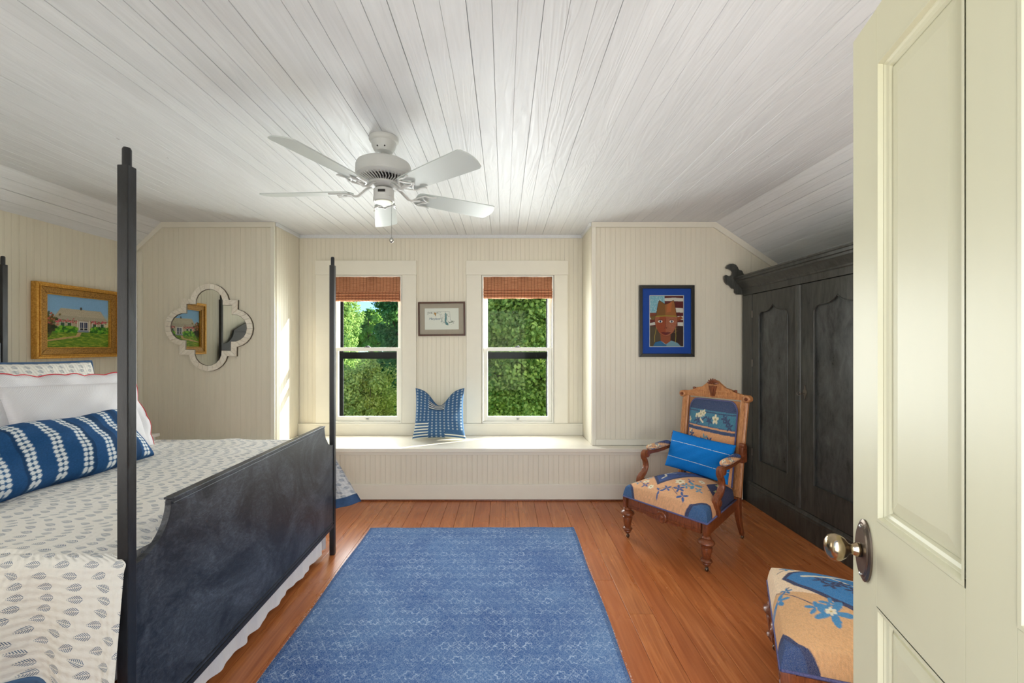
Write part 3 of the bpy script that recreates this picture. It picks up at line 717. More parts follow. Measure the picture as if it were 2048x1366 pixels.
# quilt
NX, NA = 240, 420
zt = 0.757; r = 0.045; yn, yf = BYN-0.036, BYF-0.005; 
hn, hf = 0.40, 0.42
def smooth(a, b, x): t = np.clip((x-a)/(b-a), 0, 1); return t*t*(3-2*t)
x = np.linspace(BX0+0.04, BX1-0.028, NX)[None, :]; 
x = np.repeat(x, NA, 0)
foot = smooth(-1.65, -1.16, x)
top = yf-yn-2*r; arc = r*PI/2
A = np.linspace(0, 1, NA)[:, None]*np.ones_like(x)
hemn = hn-0.075+0.18*smooth(-1.36, -1.15, x)+0.01*np.sin(x*9)
hemf = hf+0.03*np.sin(x*8)
tot = hemn+arc+top+arc+hemf
s = A*tot
Y = np.zeros_like(x); Z = np.zeros_like(x)
a1 = hemn; a2 = a1+arc; a3 = a2+top; a4 = a3+arc
m = s < a1; dep = np.where(m, a1-s, 0); Y = np.where(m, yn, Y); Z = np.where(m, zt-r-dep, Z)
m2 = (s >= a1) & (s < a2); th = (s-a1)/r; Y = np.where(m2, yn+r-r*np.cos(th), Y); Z = np.where(m2, zt-r+r*np.sin(th), Z)
m3 = (s >= a2) & (s < a3); Y = np.where(m3, yn+r+(s-a2), Y); Z = np.where(m3, zt, Z)
m4 = (s >= a3) & (s < a4); th = (s-a3)/r; Y = np.where(m4, yf-r+r*np.sin(th), Y); Z = np.where(m4, zt-r+r*np.cos(th), Z)
m5 = s >= a4; depf = np.where(m5, s-a4, 0); Y = np.where(m5, yf, Y); Z = np.where(m5, zt-r-depf, Z)
fold = 0.5+0.5*np.sin(x*19+np.sin(x*6)*1.5)+0.25*np.sin(x*43)
Y -= dep*0.22*(0.35+fold*0.9)*(1+0.5*foot)
Y += depf*0.25*(0.35+fold*0.9)
xx = x+depf*foot*0.42+foot**3*(0.072*smooth(1.258, 1.220, Y)+0.26*dep)
Z += 0.006*np.sin(x*7+Y*5)*m3+0.004*np.sin(x*23-Y*17)*m3-0.03*smooth(-1.25, -1.14, x)*m3
# slight dip below the footboard edge at the foot
P_ = np.stack([xx, Y, Z], -1); UV = np.stack([x+4, s+1-hemn], -1)
nb = 10
quilt = thing('quilt', 'cream quilt with small grey-blue leaf prints and blue hem spread over the bed', 'quilt', (-2.2, 2.0, zt))
me = gridmesh('cloth', P_[nb:-nb]-np.array([-2.2, 2.0, zt]), UV[nb:-nb]); link('cloth', me, 'quilt', quilt, True)
for sl_, side in ((slice(0, nb+1), 0), (slice(NA-nb-1, NA), 1)):
    Q = P_[sl_]-np.array([-2.2, 2.0, zt]); D = Q.copy(); off = -0.006 if side == 0 else 0.006
    D[..., 1] += off; D2 = Q.copy(); D2[..., 1] -= off*0.5
    QQ = np.concatenate([D, D2[::-1]], 0); link('hem', gridmesh('hem', QQ, closed_v=True), 'hem', quilt, True)
# foot drop of quilt inside footboard
u, v = np.meshgrid(np.linspace(0, 1, 160), np.linspace(0, 1, 12))
P_ = np.stack([BX1-0.0285+0.003*np.sin(u*40)-0.004*v-0.003, yn+0.02+(yf-yn-0.04)*u, zt-0.035-v*0.2], -1)-np.array([-2.2, 2.0, zt])
link('foot_drop', gridmesh('foot_drop', P_, np.stack([v*0.2, u*1.5], -1)), 'quilt', quilt, True)
# bed skirt
def skirt(name, pth, z0, z1, label):
    n = len(pth)*1; P0 = np.array(pth); d = np.r_[0, np.cumsum(np.linalg.norm(np.diff(P0, axis=0), axis=1))]
    ss = np.linspace(0, d[-1], 500); X = np.interp(ss, d, P0[:, 0]); Yy = np.interp(ss, d, P0[:, 1])
    tx = np.gradient(X); ty = np.gradient(Yy); L = np.hypot(tx, ty)+1e-9; nx_, ny_ = ty/L, -tx/L
    rows = []
    for k in range(14):
        f = k/13; amp = 0.002+0.006*f; w = amp*(np.sin(ss*34+np.sin(ss*7)*2)+0.5*np.sin(ss*71+1))
        rows.append(np.stack([X+nx_*w, Yy+ny_*w, np.full_like(X, z1+(z0-z1)*f)+0.004*np.sin(ss*11)*f], -1))
    me = gridmesh(name, np.stack(rows)); return tag(link(name, me, 'skirt', None, True), label, 'bed skirt')
skirt('bed_skirt', [(BX0+0.06, BYN+0.02), (BX1-0.035, BYN+0.02), (BX1-0.035, BYF-0.02), (BX0+0.06, BYF-0.02)], 0.045, 0.32, 'white crinkled fabric skirt hanging below the black footboard')

# ------------------------------------------------------------------ pillows
def pillow_mesh(name, W, H, Tk, nu=70, nv=60, pinch=0.07, ex=0.42, colf=None, deform=None):
    u, v = np.meshgrid(np.linspace(-1, 1, nu), np.linspace(-1, 1, nv))
    su = np.sin(u*PI/2)*0.35+u*0.65; sv = np.sin(v*PI/2)*0.35+v*0.65
    V_, F_, C_, U_ = [], [], [], []
    for side in (-1, 1):
        X = W/2*su*(1-pinch*(1-sv**2)); Zz = H/2*sv*(1-pinch*(1-su**2)); t = np.clip((1-su**2)*(1-sv**2), 0, 1)**ex
        wr = 0.012*np.sin(su*5+sv*3)*t+0.004*np.sin(su*11-sv*9)*t
        Yy = side*(Tk/2*t+wr*0.6*(Tk/0.15))
        P = np.stack([X, Yy, Zz], -1)
        if deform: P = deform(P, su, sv, side)
        idx = np.arange(nu*nv).reshape(nv, nu)+len(V_)*nu*nv
        f = np.stack([idx[:-1, :-1], idx[:-1, 1:], idx[1:, 1:], idx[1:, :-1]], -1).reshape(-1, 4)
        V_.append(P.reshape(-1, 3)); F_.append(f if side < 0 else f[:, ::-1]); U_.append(np.stack([(su+1)/2*W, (sv+1)/2*H], -1).reshape(-1, 2))
        if colf: C_.append(colf((su+1)/2, (sv+1)/2).reshape(-1, 3))
    me = rawmesh(name, np.concatenate(V_), np.concatenate(F_), np.concatenate(U_), np.concatenate(C_) if colf else None)
    b = bmesh.new(); b.from_mesh(me); bmesh.ops.remove_doubles(b, verts=b.verts, dist=0.0004); b.to_mesh(me); b.free()
    return me
def place(o, loc, rx=0, ry=0, rz=0): o.location = loc; o.rotation_euler = (rx, ry, rz); return o
# quilted pillow with blue edge against the headboard (front of pillow = local -y -> faces +X with rz=90)
pk = thing('quilted_pillow', 'pale quilted pillow with grey-blue leaf print and blue edge at the back of the bed', 'pillow')
link('cover', pillow_mesh('cover', 0.86, 0.54, 0.20, pinch=0.03), 'quilt', pk, True)
def edge_path(W, H, pinch, n=40):
    p = []
    for k in range(n): s_ = -1+2*k/n; p.append((W/2*s_*(1-0), 0, -H/2*(1-pinch*(1-s_**2))))
    for k in range(n): s_ = -1+2*k/n; p.append((W/2*(1-pinch*(1-s_**2)), 0, H/2*s_))
    for k in range(n): s_ = 1-2*k/n; p.append((W/2*s_, 0, H/2*(1-pinch*(1-s_**2))))
    for k in range(n): s_ = 1-2*k/n; p.append((-W/2*(1-pinch*(1-s_**2)), 0, H/2*s_))
    return p
obj('blue_edge', tube(bmesh.new(), edge_path(0.87, 0.55, 0.03), 0.007, 8, True), 'hem', pk, True)
place(pk, (-2.60, 2.335, 1.005), math.radians(-14), math.radians(1.5), math.radians(90))
# sham with red scalloped flange
sm = thing('white_sham', 'white pillow sham with a red scalloped edge leaning on the quilted pillow', 'pillow')
link('cover', pillow_mesh('cover', 0.66, 0.38, 0.17, pinch=0.02), 'sham', sm, True)
p_in = edge_path(0.655, 0.375, 0.02, 60); N = len(p_in); rows = []
ang_s = 0; inn = np.array(p_in); out = []
c0 = np.array([0, 0, 0.0])
tang = np.roll(inn, -1, 0)-np.roll(inn, 1, 0); tang /= np.linalg.norm(tang, axis=1)[:, None]
nrm = np.stack([tang[:, 2], np.zeros(N), -tang[:, 0]], -1)
cum = np.r_[0, np.cumsum(np.linalg.norm(np.diff(inn, axis=0), axis=1))]; per = cum[-1]+0.01
sc = 0.058+0.010*np.abs(np.sin(cum/per*PI*18))
outp = inn+nrm*sc[:, None]
for k in range(4):   # square the corners
    i = k*60; ii = np.arange(i-5, i+6) % N
    outp[i % N] = inn[i % N]+np.array([np.sign(inn[i % N][0])*0.058, 0, np.sign(inn[i % N][2])*0.058])
outp[:, 1] += 0.012*np.sin(cum*22)
mid = (inn+outp)/2; mid[:, 1] += 0.006*np.sin(cum*30+1)
P_ = np.stack([inn, mid, outp, outp+np.array([0, 0.004, 0]), mid+np.array([0, 0.005, 0]), inn+np.array([0, 0.005, 0])])
link('flange', gridmesh('flange', P_, closed_u=True), 'sham', sm, True)
obj('red_piping', tube(bmesh.new(), [tuple(q) for q in outp+np.array([0, 0.002, 0])], 0.0035, 6, True), 'red', sm, True)
place(sm, (-2.26, 2.30, 0.975), math.radians(-22), math.radians(3.0), math.radians(88))
# bolster
def bol_col(u, v):
    n = u.shape; base = np.ones(n+(3,))*lin((28, 76, 124)); nz = 0.85+0.3*rng.random(n); base = base*nz[..., None]
    base = np.where((np.sin(u*PI*2*9.5+1) < -0.55)[..., None], base*0.62, base)
    U = u*11.0; V_ = v*17
    fu = U-np.floor(U); k = np.floor(U)
    def dots(cu, rad, V_, phase=0.0, sz=0.34):
        fv = (V_+phase)-np.floor(V_+phase); return ((fu-cu)/rad)**2+((fv-0.5)/sz)**2 < 1
    d = dots(0.36, 0.085, V_, 0, 0.42)| dots(0.56, 0.085, V_, 0, 0.42)
    lace = dots(0.46, 0.045, V_, 0.5, 0.3)
    dd = (d & ~lace)
    base = np.where(dd[..., None], lin((222, 226, 228)), base)
    halo = dots(0.36, 0.12, V_, 0, 0.5) | dots(0.56, 0.12, V_, 0, 0.5)
    base = np.where((halo & ~dd)[..., None], base*0.6+lin((120, 160, 190))*0.4, base)
    return base
bl = thing('bolster_pillow', 'long indigo blue bolster pillow with bands of white tie-dyed dots lying across the bed', 'pillow')
def bol_def(P, su, sv, side):
    P[..., 2] += 0.006*np.sin(su*9); return P
link('cover', pillow_mesh('cover', 1.20, 0.31, 0.23, 330, 150, 0.03, 0.36, bol_col, bol_def), 'fabric_print', bl, True)
place(bl, (-2.02, 1.745, 0.885), math.radians(-38), 0, math.radians(88))
# pillow on the window seat
def seat_col(u, v):
    n = u.shape; base = np.ones(n+(3,))*lin((62, 98, 136)); base = base*(0.7+0.5*rng.random(n))[..., None]
    band = (v*17)-np.floor(v*17); low = (band < 0.42)
    xL = u < 0.30; xm = (u >= 0.30) & (u < 0.62); xr = u >= 0.62
    st = low & ((xL & (v < 0.32)) | (xm & (v > 0.62) & (v < 0.84)) | (xr & (v < 0.12)))
    fu = (u*12)-np.floor(u*12)
    dots = (((fu-0.5)/0.22)**2+((band-0.4)/0.30)**2 < 1)
    dt = dots & ((xm & (v < 0.6)) | (xL & (v > 0.34)) | (xr & (v > 0.16)))
    dark = low & xm & ~st; base = np.where((xm & (v > 0.6) & (v < 0.86) & ~low)[..., None], base*0.45, base)
    base = np.where((np.abs(u-0.62) < 0.006)[..., None], base*0.6, base)
    base = np.where(st[..., None], lin((214, 216, 204)), base); base = np.where(dt[..., None], base*0.5+lin((200, 212, 214))*0.5, base)
    return base
def seat_def(P, su, sv, side):
    chop = np.exp(-(su/0.42)**2)*np.clip((sv+0.2)/1.2, 0, 1)**2
    P[..., 2] -= 0.145*chop; P[..., 1] *= (1-0.35*chop)
    P[..., 0] *= 1-0.06*np.clip(sv, 0, 1)*1.0+0.05*np.clip(-sv-0.5, 0, 1)
    P[..., 2] = np.where(sv < -0.9, P[..., 2]-0.0, P[..., 2])
    return P
sp = thing('seat_pillow', 'square blue-and-white striped throw pillow with dented top standing on the window seat', 'pillow')
link('cover', pillow_mesh('cover', 0.50, 0.49, 0.17, 200, 200, 0.10, 0.5, seat_col, seat_def), 'fabric_print', sp, True)
place(sp, (-0.615, 4.10, ZBN+0.243), math.radians(-8), 0, 0)

# ------------------------------------------------------------------ nightstand
ns = thing('nightstand', 'white bedside table almost hidden behind the far side of the bed', 'nightstand', (-2.98, 3.20, 0))
obj('top', box(-0.26, 0.26, -0.22, 0.20, 0.645, 0.67, 0.004), 'nightstand', ns)
obj('body', box(-0.24, 0.24, -0.2, 0.18, 0.40, 0.6445, 0.002), 'nightstand', ns)
for sx in (-1, 1):
    for sy in (-1, 1): obj('leg', box(sx*0.22-0.02, sx*0.22+0.02, sy*0.18-0.02-0.01, sy*0.18+0.02-0.01, 0, 0.3995, 0.002), 'nightstand', ns)
dr = obj('drawer', box(-0.21, 0.21, -0.212, -0.2005, 0.43, 0.62, 0.003), 'nightstand', ns)
obj('knob', lathe(bmesh.new(), [(0.005, -0.2125), (0.005, -0.222), (0.012, -0.228), (0.01, -0.236), (0.003, -0.238)], 16, (0, 0, 0.525), 'y'), 'bronze', dr)

# ------------------------------------------------------------------ armoire
AX = 2.13; AYN, AYF = 2.30, 3.84; ADP = 0.50
ar = thing('armoire', 'tall black antique wardrobe with two arched-panel doors and a moulded cornice by the right wall', 'wardrobe', (AX, AYF, 0), 0)
def AB(name, bm, mat='armoire', sharp=None, par=None): return obj(name, bm, mat, par or ar, sharp=sharp)
L = AYN-AYF
ycs = [0.0, -0.150, -0.157]
bm = bmesh.new(); bx(bm, 0.02, ADP, L+0.001, -0.001, 0.02, 1.80); AB('carcass', bm)
AB('pilaster', box(-0.002, 0.0195, -0.150, 0.0, 0.191, 1.803, 0.004)); AB('pilaster', box(-0.002, 0.0195, L, L+0.135, 0.191, 1.803, 0.004))
bm = bmesh.new(); bx(bm, -0.012, ADP, L-0.006, 0.0, 0.0, 0.15, 0.003)
prism(bm, [(-0.012, 0.1505), (ADP, 0.1505), (ADP, 0.1895), (-0.002, 0.1895), (-0.006, 0.175), (-0.012, 0.165)], L-0.004, 0.0, 'xz'); AB('base', bm)
# cornice
prof = [(ADP-0.01, 1.8035), (-0.006, 1.8035), (-0.006, 1.850), (-0.014, 1.856), (-0.014, 1.868), (-0.024, 1.878), (-0.04, 1.900), (-0.062, 1.915), (-0.064, 1.93), (-0.075, 1.934), (-0.078, 1.952), (-0.085, 1.956), (-0.085, 1.966), (ADP-0.06, 1.966), (ADP-0.01, 1.90)]
AB('cornice', prism(bmesh.new(), prof, L-0.05, -0.012, 'xz'), sharp=25)
# fretted end board at the far end
ear = [(0.30, 1.815), (-0.055, 1.815), (-0.075, 1.835), (-0.07, 1.862), (-0.085, 1.872), (-0.098, 1.868), (-0.105, 1.885), (-0.118, 1.898), (-0.143, 1.905), (-0.158, 1.925), (-0.168, 1.955), (-0.166, 1.98), (-0.152, 1.99), (-0.140, 1.985), (-0.128, 1.975), (-0.110, 1.978), (-0.095, 1.992), (-0.09, 2.012), (-0.098, 2.030), (-0.118, 2.042), (-0.142, 2.044), (-0.150, 2.056), (-0.142, 2.074), (-0.118, 2.088), (-0.088, 2.090), (-0.062, 2.078), (-0.046, 2.058), (-0.040, 2.035), (-0.028, 2.028), (-0.014, 2.03), (-0.004, 2.018), (0.0, 2.0), (0.02, 1.985), (0.03, 1.97), (0.30, 1.969)]
AB('fret_board', prism(bmesh.new(), ear, -0.0115, 0.008, 'xz', 0.002))
def ogee(y0, y1, zs, zp, n=10):
    """top edge of an ogee arched panel from y0 to y1 (list of (y,z)), shoulders at zs, peak at zp"""
    w = y1-y0; r_ = 0.045*abs(w)/0.36; pts = []
    sgn = 1 if w > 0 else -1
    for i in range(n+1):
        th = PI/2*i/n; pts.append((y0+sgn*(r_-r_*math.cos(th)), zs-r_+r_*math.sin(th)))
    for i in range(1, n+1):
        t = i/n; pts.append((y0+sgn*r_+(w/2-sgn*r_)*t, zs+(zp-zs)*(t**3)))
    m = (y0+y1)/2
    return pts+[(2*m-p[0], p[1]) for p in reversed(pts[:-1])]
def adoor(y0, y1, p0, p1, zs, zp, name='door'):
    """y0>y1 local (far to near)"""
    zb, ztp, pb = 0.194, 1.798, 0.40
    top = ogee(p0, p1, zs, zp)       # far->near
    fr = [(p0, pb)]+top+[(p1, pb)]
    bm = bmesh.new()
    outer = [(y0, zb), (y0, ztp), (y1, ztp), (y1, zb)]
    # front face ring: left stile, right stile, bottom, top polygons
    def pr(pts): prism(bm, pts, 0.0, 0.018, 'yz')
    pr([(y0, zb), (y0, ztp), (p0, ztp), (p0, zb)]); pr([(p1, zb), (p1, ztp), (y1, ztp), (y1, zb)]); pr([(p0, zb), (p0, pb), (p1, pb), (p1, zb)])
    for a, b in zip(top, top[1:]): pr([(a[0], a[1]), (a[0], ztp), (b[0], ztp), (b[0], b[1])])
    bmesh.ops.remove_doubles(bm, verts=bm.verts, dist=0.00005)
    d = obj(name, bm, 'armoire', ar)
    obj('panel', box(0.012, 0.0175, min(p0, p1)-0.0, max(p0, p1)+0.0, pb, zp, 0), 'armoire_panel', d)
    tube_path = [(-0.0005, q[0], q[1]) for q in fr]
    obj('panel_moulding', tube(bmesh.new(), tube_path, 0.0045, 6, True), 'armoire', d)
    return d
d1 = adoor(-0.158, -0.693, -0.250, -0.608, 1.640, 1.688); d2 = adoor(-0.7005, -1.392, -0.885, -1.300, 1.640, 1.688)
AB('astragal', sweep(bmesh.new(), [(0.002, -0.728, 0.194), (0.002, -0.728, 1.798)], 0.028, 0.018, (0, 1, 0), 16, 2.0), sharp=50)
# hinges
for zz in (0.42, 1.18, 1.60):
    obj('hinge', lathe(bmesh.new(), [(0.005, zz), (0.005, zz+0.06)], 10, (-0.003, -0.155, 0)), 'iron', ar)
esc = []
for i in range(24):
    t = i/24*2*PI; rr = 0.016*(1+0.25*math.cos(4*t)); esc.append((-0.80+rr*math.cos(t), 1.03+rr*2.6*math.sin(t)))
e = obj('escutcheon', prism(bmesh.new(), esc, -0.004, -0.0005, 'yz'), 'iron', d2)
bm = bmesh.new(); tube(bm, [(-0.004, -0.795, 1.02), (-0.04, -0.790, 1.02)], 0.003, 8)
tube(bm, [(-0.04-0.012*math.cos(a), -0.790+0.004*math.sin(a), 1.02+0.012*math.sin(a)) for a in np.linspace(0, 2*PI, 14)[:-1]], 0.0022, 6, True)
obj('key', bm, 'iron', ar)

# ------------------------------------------------------------------ wall art
def frame_parts(t, W, H, fw, d0, d1, mat, bev=0.003, n='frame'):
    """mitred frame, local x,z; front at -y (d0 negative)"""
    bm = bmesh.new(); hw, hh = W/2, H/2
    for pts in ([(-hw, -hh), (hw, -hh), (hw-fw, -hh+fw), (-hw+fw, -hh+fw)], [(hw, -hh), (hw, hh), (hw-fw, hh-fw), (hw-fw, -hh+fw)],
                [(hw, hh), (-hw, hh), (-hw+fw, hh-fw), (hw-fw, hh-fw)], [(-hw, hh), (-hw, -hh), (-hw+fw, -hh+fw), (-hw+fw, hh-fw)]):
        prism(bm, pts, d0, d1, 'xz', bev)
    return obj(n, bm, mat, t)
# folk portrait on the right
pt = thing('framed_portrait', 'black-framed folk-art portrait with a blue mat beside the wardrobe', 'picture', (1.456, YW, 1.258))
Wp, Hp = 0.494, 0.642
g = bpy.data.objects  # noqa
def sub(parent, dx, dz):
    return parent
C = Canvas(0.30, 0.45, 700, (70, 46, 34))
C.poly([(0, .30), (.14, .30), (.14, .45), (0, .45)], (120, 172, 190))
for i in range(150):
    C.ell(random.uniform(0, .14), random.uniform(.3, .45), .0018, .0018, (232, 236, 228))
C.poly([(.135, .25), (.30, .25), (.30, .45), (.135, .45)], (92, 32, 34))
for z0, z1, x0 in ((.405, .435, .135), (.305, .345, .2), (.23, .262, .2)):
    C.poly([(x0, z0), (.30, z0-.004), (.30, z1-.006), (.22, z1), (x0, z1-.005)], (208, 202, 192))
C.poly([(0, .18), (.3, .18), (.3, .25), (0, .25)], (96, 38, 36)); C.poly([(0, .25), (.06, .25), (.06, .30), (0, .30)], (126, 62, 44))
for z in (.185, .24): C.poly([(0, z), (.05, z+.006), (.05, z+.034), (0, z+.02)], (206, 200, 192)); C.poly([(.25, z), (.3, z-.004), (.3, z+.03), (.25, z+.03)], (206, 200, 192))
C.poly([(0, 0), (.3, 0), (.3, .18), (0, .18)], (84, 70, 54)); C.poly([(.17, 0), (.3, 0), (.3, .18), (.17, .18)], (56, 38, 32))
C.poly([(.0, .265), (.05, .275), (.05, .24), (.02, .235)], (112, 84, 40)); C.poly([(.24, .26), (.28, .27), (.3, .25), (.24, .22)], (140, 70, 36))
C.poly([(.03, 0), (.05, .035), (.10, .05), (.2, .05), (.25, .03), (.28, 0)], (116, 152, 168)); C.poly([(.03, 0), (.05, .035), (.10, .05), (.15, .02), (.15, 0)], (50, 104, 148))
C.poly([(.10, .05), (.14, .018), (.155, .03), (.185, .045), (.165, .09), (.12, .09)], (222, 216, 208)); C.poly([(.095, .12), (.19, .12), (.185, .045), (.145, .018), (.10, .05)], (142, 74, 48))
face = [(.05, .27), (.045, .23), (.055, .17), (.085, .12), (.12, .095), (.145, .088), (.175, .095), (.21, .125), (.238, .18), (.25, .235), (.245, .27)]
C.poly(face, (160, 92, 66)); C.poly([(.055, .20), (.075, .14), (.12, .10), (.145, .095), (.145, .27), (.09, .27), (.085, .22)], (150, 70, 42))
hat = [(.055, .27), (.075, .38), (.085, .41), (.11, .395), (.14, .375), (.17, .385), (.20, .405), (.215, .41), (.225, .38), (.242, .27)]
C.poly(hat, (152, 94, 50)); C.poly([(.055, .27), (.075, .38), (.085, .41), (.11, .395), (.14, .375), (.14, .27)], (124, 82, 40)); C.poly([(.15, .3), (.16, .38), (.20, .4), (.19, .31)], (178, 100, 56))
C.line([(.055, .268), (.15, .272), (.242, .268)], .009, (150, 134, 50)); C.line(hat[:6], .0035, (60, 40, 24)); C.line(hat[5:], .0035, (60, 40, 24)); C.line(face, .0025, (84, 42, 30))
for cx_ in (.095, .197):
    C.ell(cx_, .222, .019, .0115, (226, 222, 214)); C.ell(cx_+.001, .222, .0085, .0105, (40, 58, 92)); C.line([(cx_-.02, .235), (cx_, .24), (cx_+.02, .235)], .003, (84, 42, 30))
C.line([(.145, .25), (.14, .17), (.13, .158)], .004, (104, 44, 30)); C.ell(.15, .165, .006, .008, (120, 60, 40))
C.poly([(.10, .122), (.125, .128), (.145, .124), (.165, .128), (.19, .124), (.165, .106), (.145, .1), (.122, .108)], (106, 34, 36)); C.line([(.10, .121), (.145, .118), (.19, .122)], .002, (60, 20, 24))
C.line([(.06, .165), (.045, .09), (.045, .04)], .004, (170, 150, 60)); C.line([(.232, .165), (.235, .09), (.23, .03)], .004, (170, 150, 60))
for i in range(120):
    x_, z_ = random.uniform(.16, .24), random.uniform(.12, .26); C.line([(x_, z_), (x_+.016, z_+.004)], .0012, (196, 140, 118), 0.35)
C.speck(0.2)
frame_parts(pt, Wp, Hp, 0.030, -0.028, -0.001, 'black_frame')
for o_ in pt.children: o_.location = (0, 0, Hp/2)
def mat_board(t, W, H, w2, h2, y0, c, name='mat_board', dz=0.0):
    mm = paint('mat_'+name+str(round(W, 2)), c, 0.8); hh = []
    bm = bmesh.new(); hw, hz = W/2, H/2
    bx(bm, -hw, -w2/2, y0, y0+0.003, -hz, hz); bx(bm, w2/2, hw, y0, y0+0.003, -hz, hz); bx(bm, -w2/2, w2/2, y0, y0+0.003, -hz, -h2/2); bx(bm, -w2/2, w2/2, y0, y0+0.003, h2/2, hz)
    o = obj(name, bm, mm, t); o.location = (0, 0, dz); return o
mat_board(pt, Wp-0.058, Hp-0.058, 0.302, 0.455, -0.014, rgb(8, 66, 158), 'mat_board', Hp/2)
frame_parts(pt, 0.308, 0.461, 0.0035, -0.0165, -0.0145, 'white_sash', 0.0005, 'mat_bevel').location = (0, 0, Hp/2)
o = C.panel('print', -0.15, 0.15, -0.226, 0.226, -0.010, 150, 220, pt); o.location = (0, 0, Hp/2)
o = obj('glass', box(-Wp/2+0.03, Wp/2-0.03, -0.0215, -0.0195, -Hp/2+0.03, Hp/2-0.03), 'glass', pt); o.location = (0, 0, Hp/2)
# map print
Wm, Hm = 0.470, 0.340
mp = thing('framed_map', 'small brown-framed map print with grey mat hanging between the two windows', 'picture', (-0.621, YD, 1.456), 0)
C = Canvas(0.34, 0.213, 1100, (228, 228, 220))
mdl = [(.03, .175), (.03, .15), (.045, .165), (.075, .163), (.10, .15), (.125, .165), (.15, .155), (.165, .12), (.165, .09), (.19, .075), (.215, .045), (.20, .08), (.20, .11), (.215, .14), (.225, .09), (.24, .075), (.275, .07), (.29, .06), (.285, .085), (.255, .095), (.25, .178)]
C.line(mdl+[mdl[0]], .0016, (70, 78, 82))
for i in range(120):
    t_ = random.random(); x_, z_ = random.choice([(random.uniform(.15, .25), random.uniform(.13, .175)), (random.uniform(.16, .21), random.uniform(.06, .12)), (random.uniform(.2, .3), random.uniform(.05, .09)), (random.uniform(.03, .14), random.uniform(.16, .175))])
    C.ell(x_, z_, random.uniform(.0015, .004), random.uniform(.001, .003), random.choice([(70, 96, 100), (60, 64, 60), (90, 130, 130), (120, 100, 90), (80, 110, 70)]), random.uniform(0, 3), 0.8)
C.poly([(.205, .165), (.215, .165), (.22, .12), (.215, .08), (.235, .06), (.235, .04), (.21, .05), (.20, .09)], (96, 136, 140)); C.poly([(.09, .168), (.115, .168), (.11, .13), (.104, .142)], (186, 140, 70))
C.line([(.1, .17), (.108, .135)], .004, (150, 100, 50)); C.line([(.245, .07), (.28, .08)], .006, (66, 84, 60))
frame_parts(mp, Wm, Hm, 0.016, -0.022, -0.001, 'brown_frame')
mat_board(mp, Wm-0.03, Hm-0.03, 0.34, 0.213, -0.010, rgb(172, 160, 146), 'mat_board')
C.panel('print', -0.171, 0.171, -0.108, 0.108, -0.0065, 230, 150, mp)
tcu = bpy.data.curves.new('lettering', 'FONT'); tcu.body = 'Maryland'; tcu.size = 0.040; tcu.align_x = 'LEFT'; tcu.shear = 0.25; tcu.space_character = 0.92
to = bpy.data.objects.new('tmp', tcu); COL.objects.link(to); bpy.context.view_layer.update()
me = bpy.data.meshes.new_from_object(to.evaluated_get(bpy.context.evaluated_depsgraph_get())); bpy.data.objects.remove(to)
me.materials.clear(); me.materials.append(paint('ink', rgb(58, 92, 124), 0.7))
lw = max(v_.co.x for v_ in me.vertices)-min(v_.co.x for v_ in me.vertices); me.transform(Matrix.Scale(0.113/lw, 4))
lt = link('lettering', me, None, mp); lt.rotation_euler = (PI/2, 0, 0); lt.location = (-0.128, -0.0072, -0.008)
obj('glass', box(-Wm/2+0.017, Wm/2-0.017, -0.0175, -0.016, -Hm/2+0.017, Hm/2-0.017), 'glass', mp)
for o_ in mp.children: o_.location = Vector(o_.location)+Vector((0, 0, Hm/2))
mp.rotation_euler = (0, math.radians(-0.6), 0)
# landscape painting on the left wall (local x along +Y)
PY0, PY1 = 2.99, 3.64; Wl, Hl = PY1-PY0, 0.545
ls_ = thing('framed_painting', 'gilt-framed painting of a white farmhouse with porch above the bed pillows', 'painting', (XL, (PY0+PY1)/2, 1.267), PI/2)
C = Canvas(0.49, 0.385, 620)
for i in range(60):
    f = i/59; z0 = .14+.245*f; c0 = np.array((226, 206, 130)); c1 = np.array((134, 178, 216)); ff = min(1, f*1.9)
    C.poly([(0, z0), (.5, z0), (.5, z0+.006), (0, z0+.006)], tuple(c0*(1-ff)+c1*ff))
C.poly([(0, 0), (.49, 0), (.49, .13), (0, .13)], (104, 140, 40))
for i in range(420):
    x_, z_ = random.uniform(0, .49), random.uniform(0, .125); C.ell(x_, z_, random.uniform(.008, .03), .0025, random.choice([(60, 104, 28), (150, 168, 50), (178, 184, 70), (84, 124, 36), (120, 150, 44)]), random.uniform(-.2, .2), 0.7)
C.poly([(0, .055), (.1, .072), (.22, .09), (.235, .115), (.265, .115), (.25, .085), (.12, .062), (0, .045)], (192, 158, 108))
C.poly([(.07, .13), (.46, .13), (.46, .21), (.07, .21)], (176, 162, 134))
C.poly([(.045, .205), (.49, .205), (.455, .232), (.075, .24)], (178, 170, 148)); C.poly([(.075, .238), (.455, .232), (.42, .285), (.11, .29)], (194, 184, 160))
for i in range(46):
    f = i/45; C.line([(.11+.31*f, .288), (.075+.38*f, .236)], .0012, (120, 108, 90)); C.line([(.075+.38*f, .236), (.05+.43*f, .207)], .0012, (132, 120, 100))
C.line([(.06, .204), (.49, .204)], .004, (110, 96, 80)); C.ell(.26, .30, .008, .006, (60, 60, 56)); C.poly([(.253, .285), (.268, .285), (.268, .3), (.253, .3)], (76, 74, 66))
C.poly([(.245, .13), (.315, .13), (.315, .2), (.245, .2)], (214, 212, 204))
for x_ in (.252, .284): C.poly([(x_, .15), (x_+.026, .15), (x_+.026, .193), (x_, .193)], (58, 66, 92)); C.line([(x_+.013, .14), (x_+.013, .195)], .002, (220, 220, 214)); C.poly([(x_, .135), (x_+.026, .135), (x_+.026, .147), (x_, .147)], (40, 44, 54))
for x_ in (.235, .325): C.line([(x_, .125), (x_, .205)], .007, (226, 220, 206))
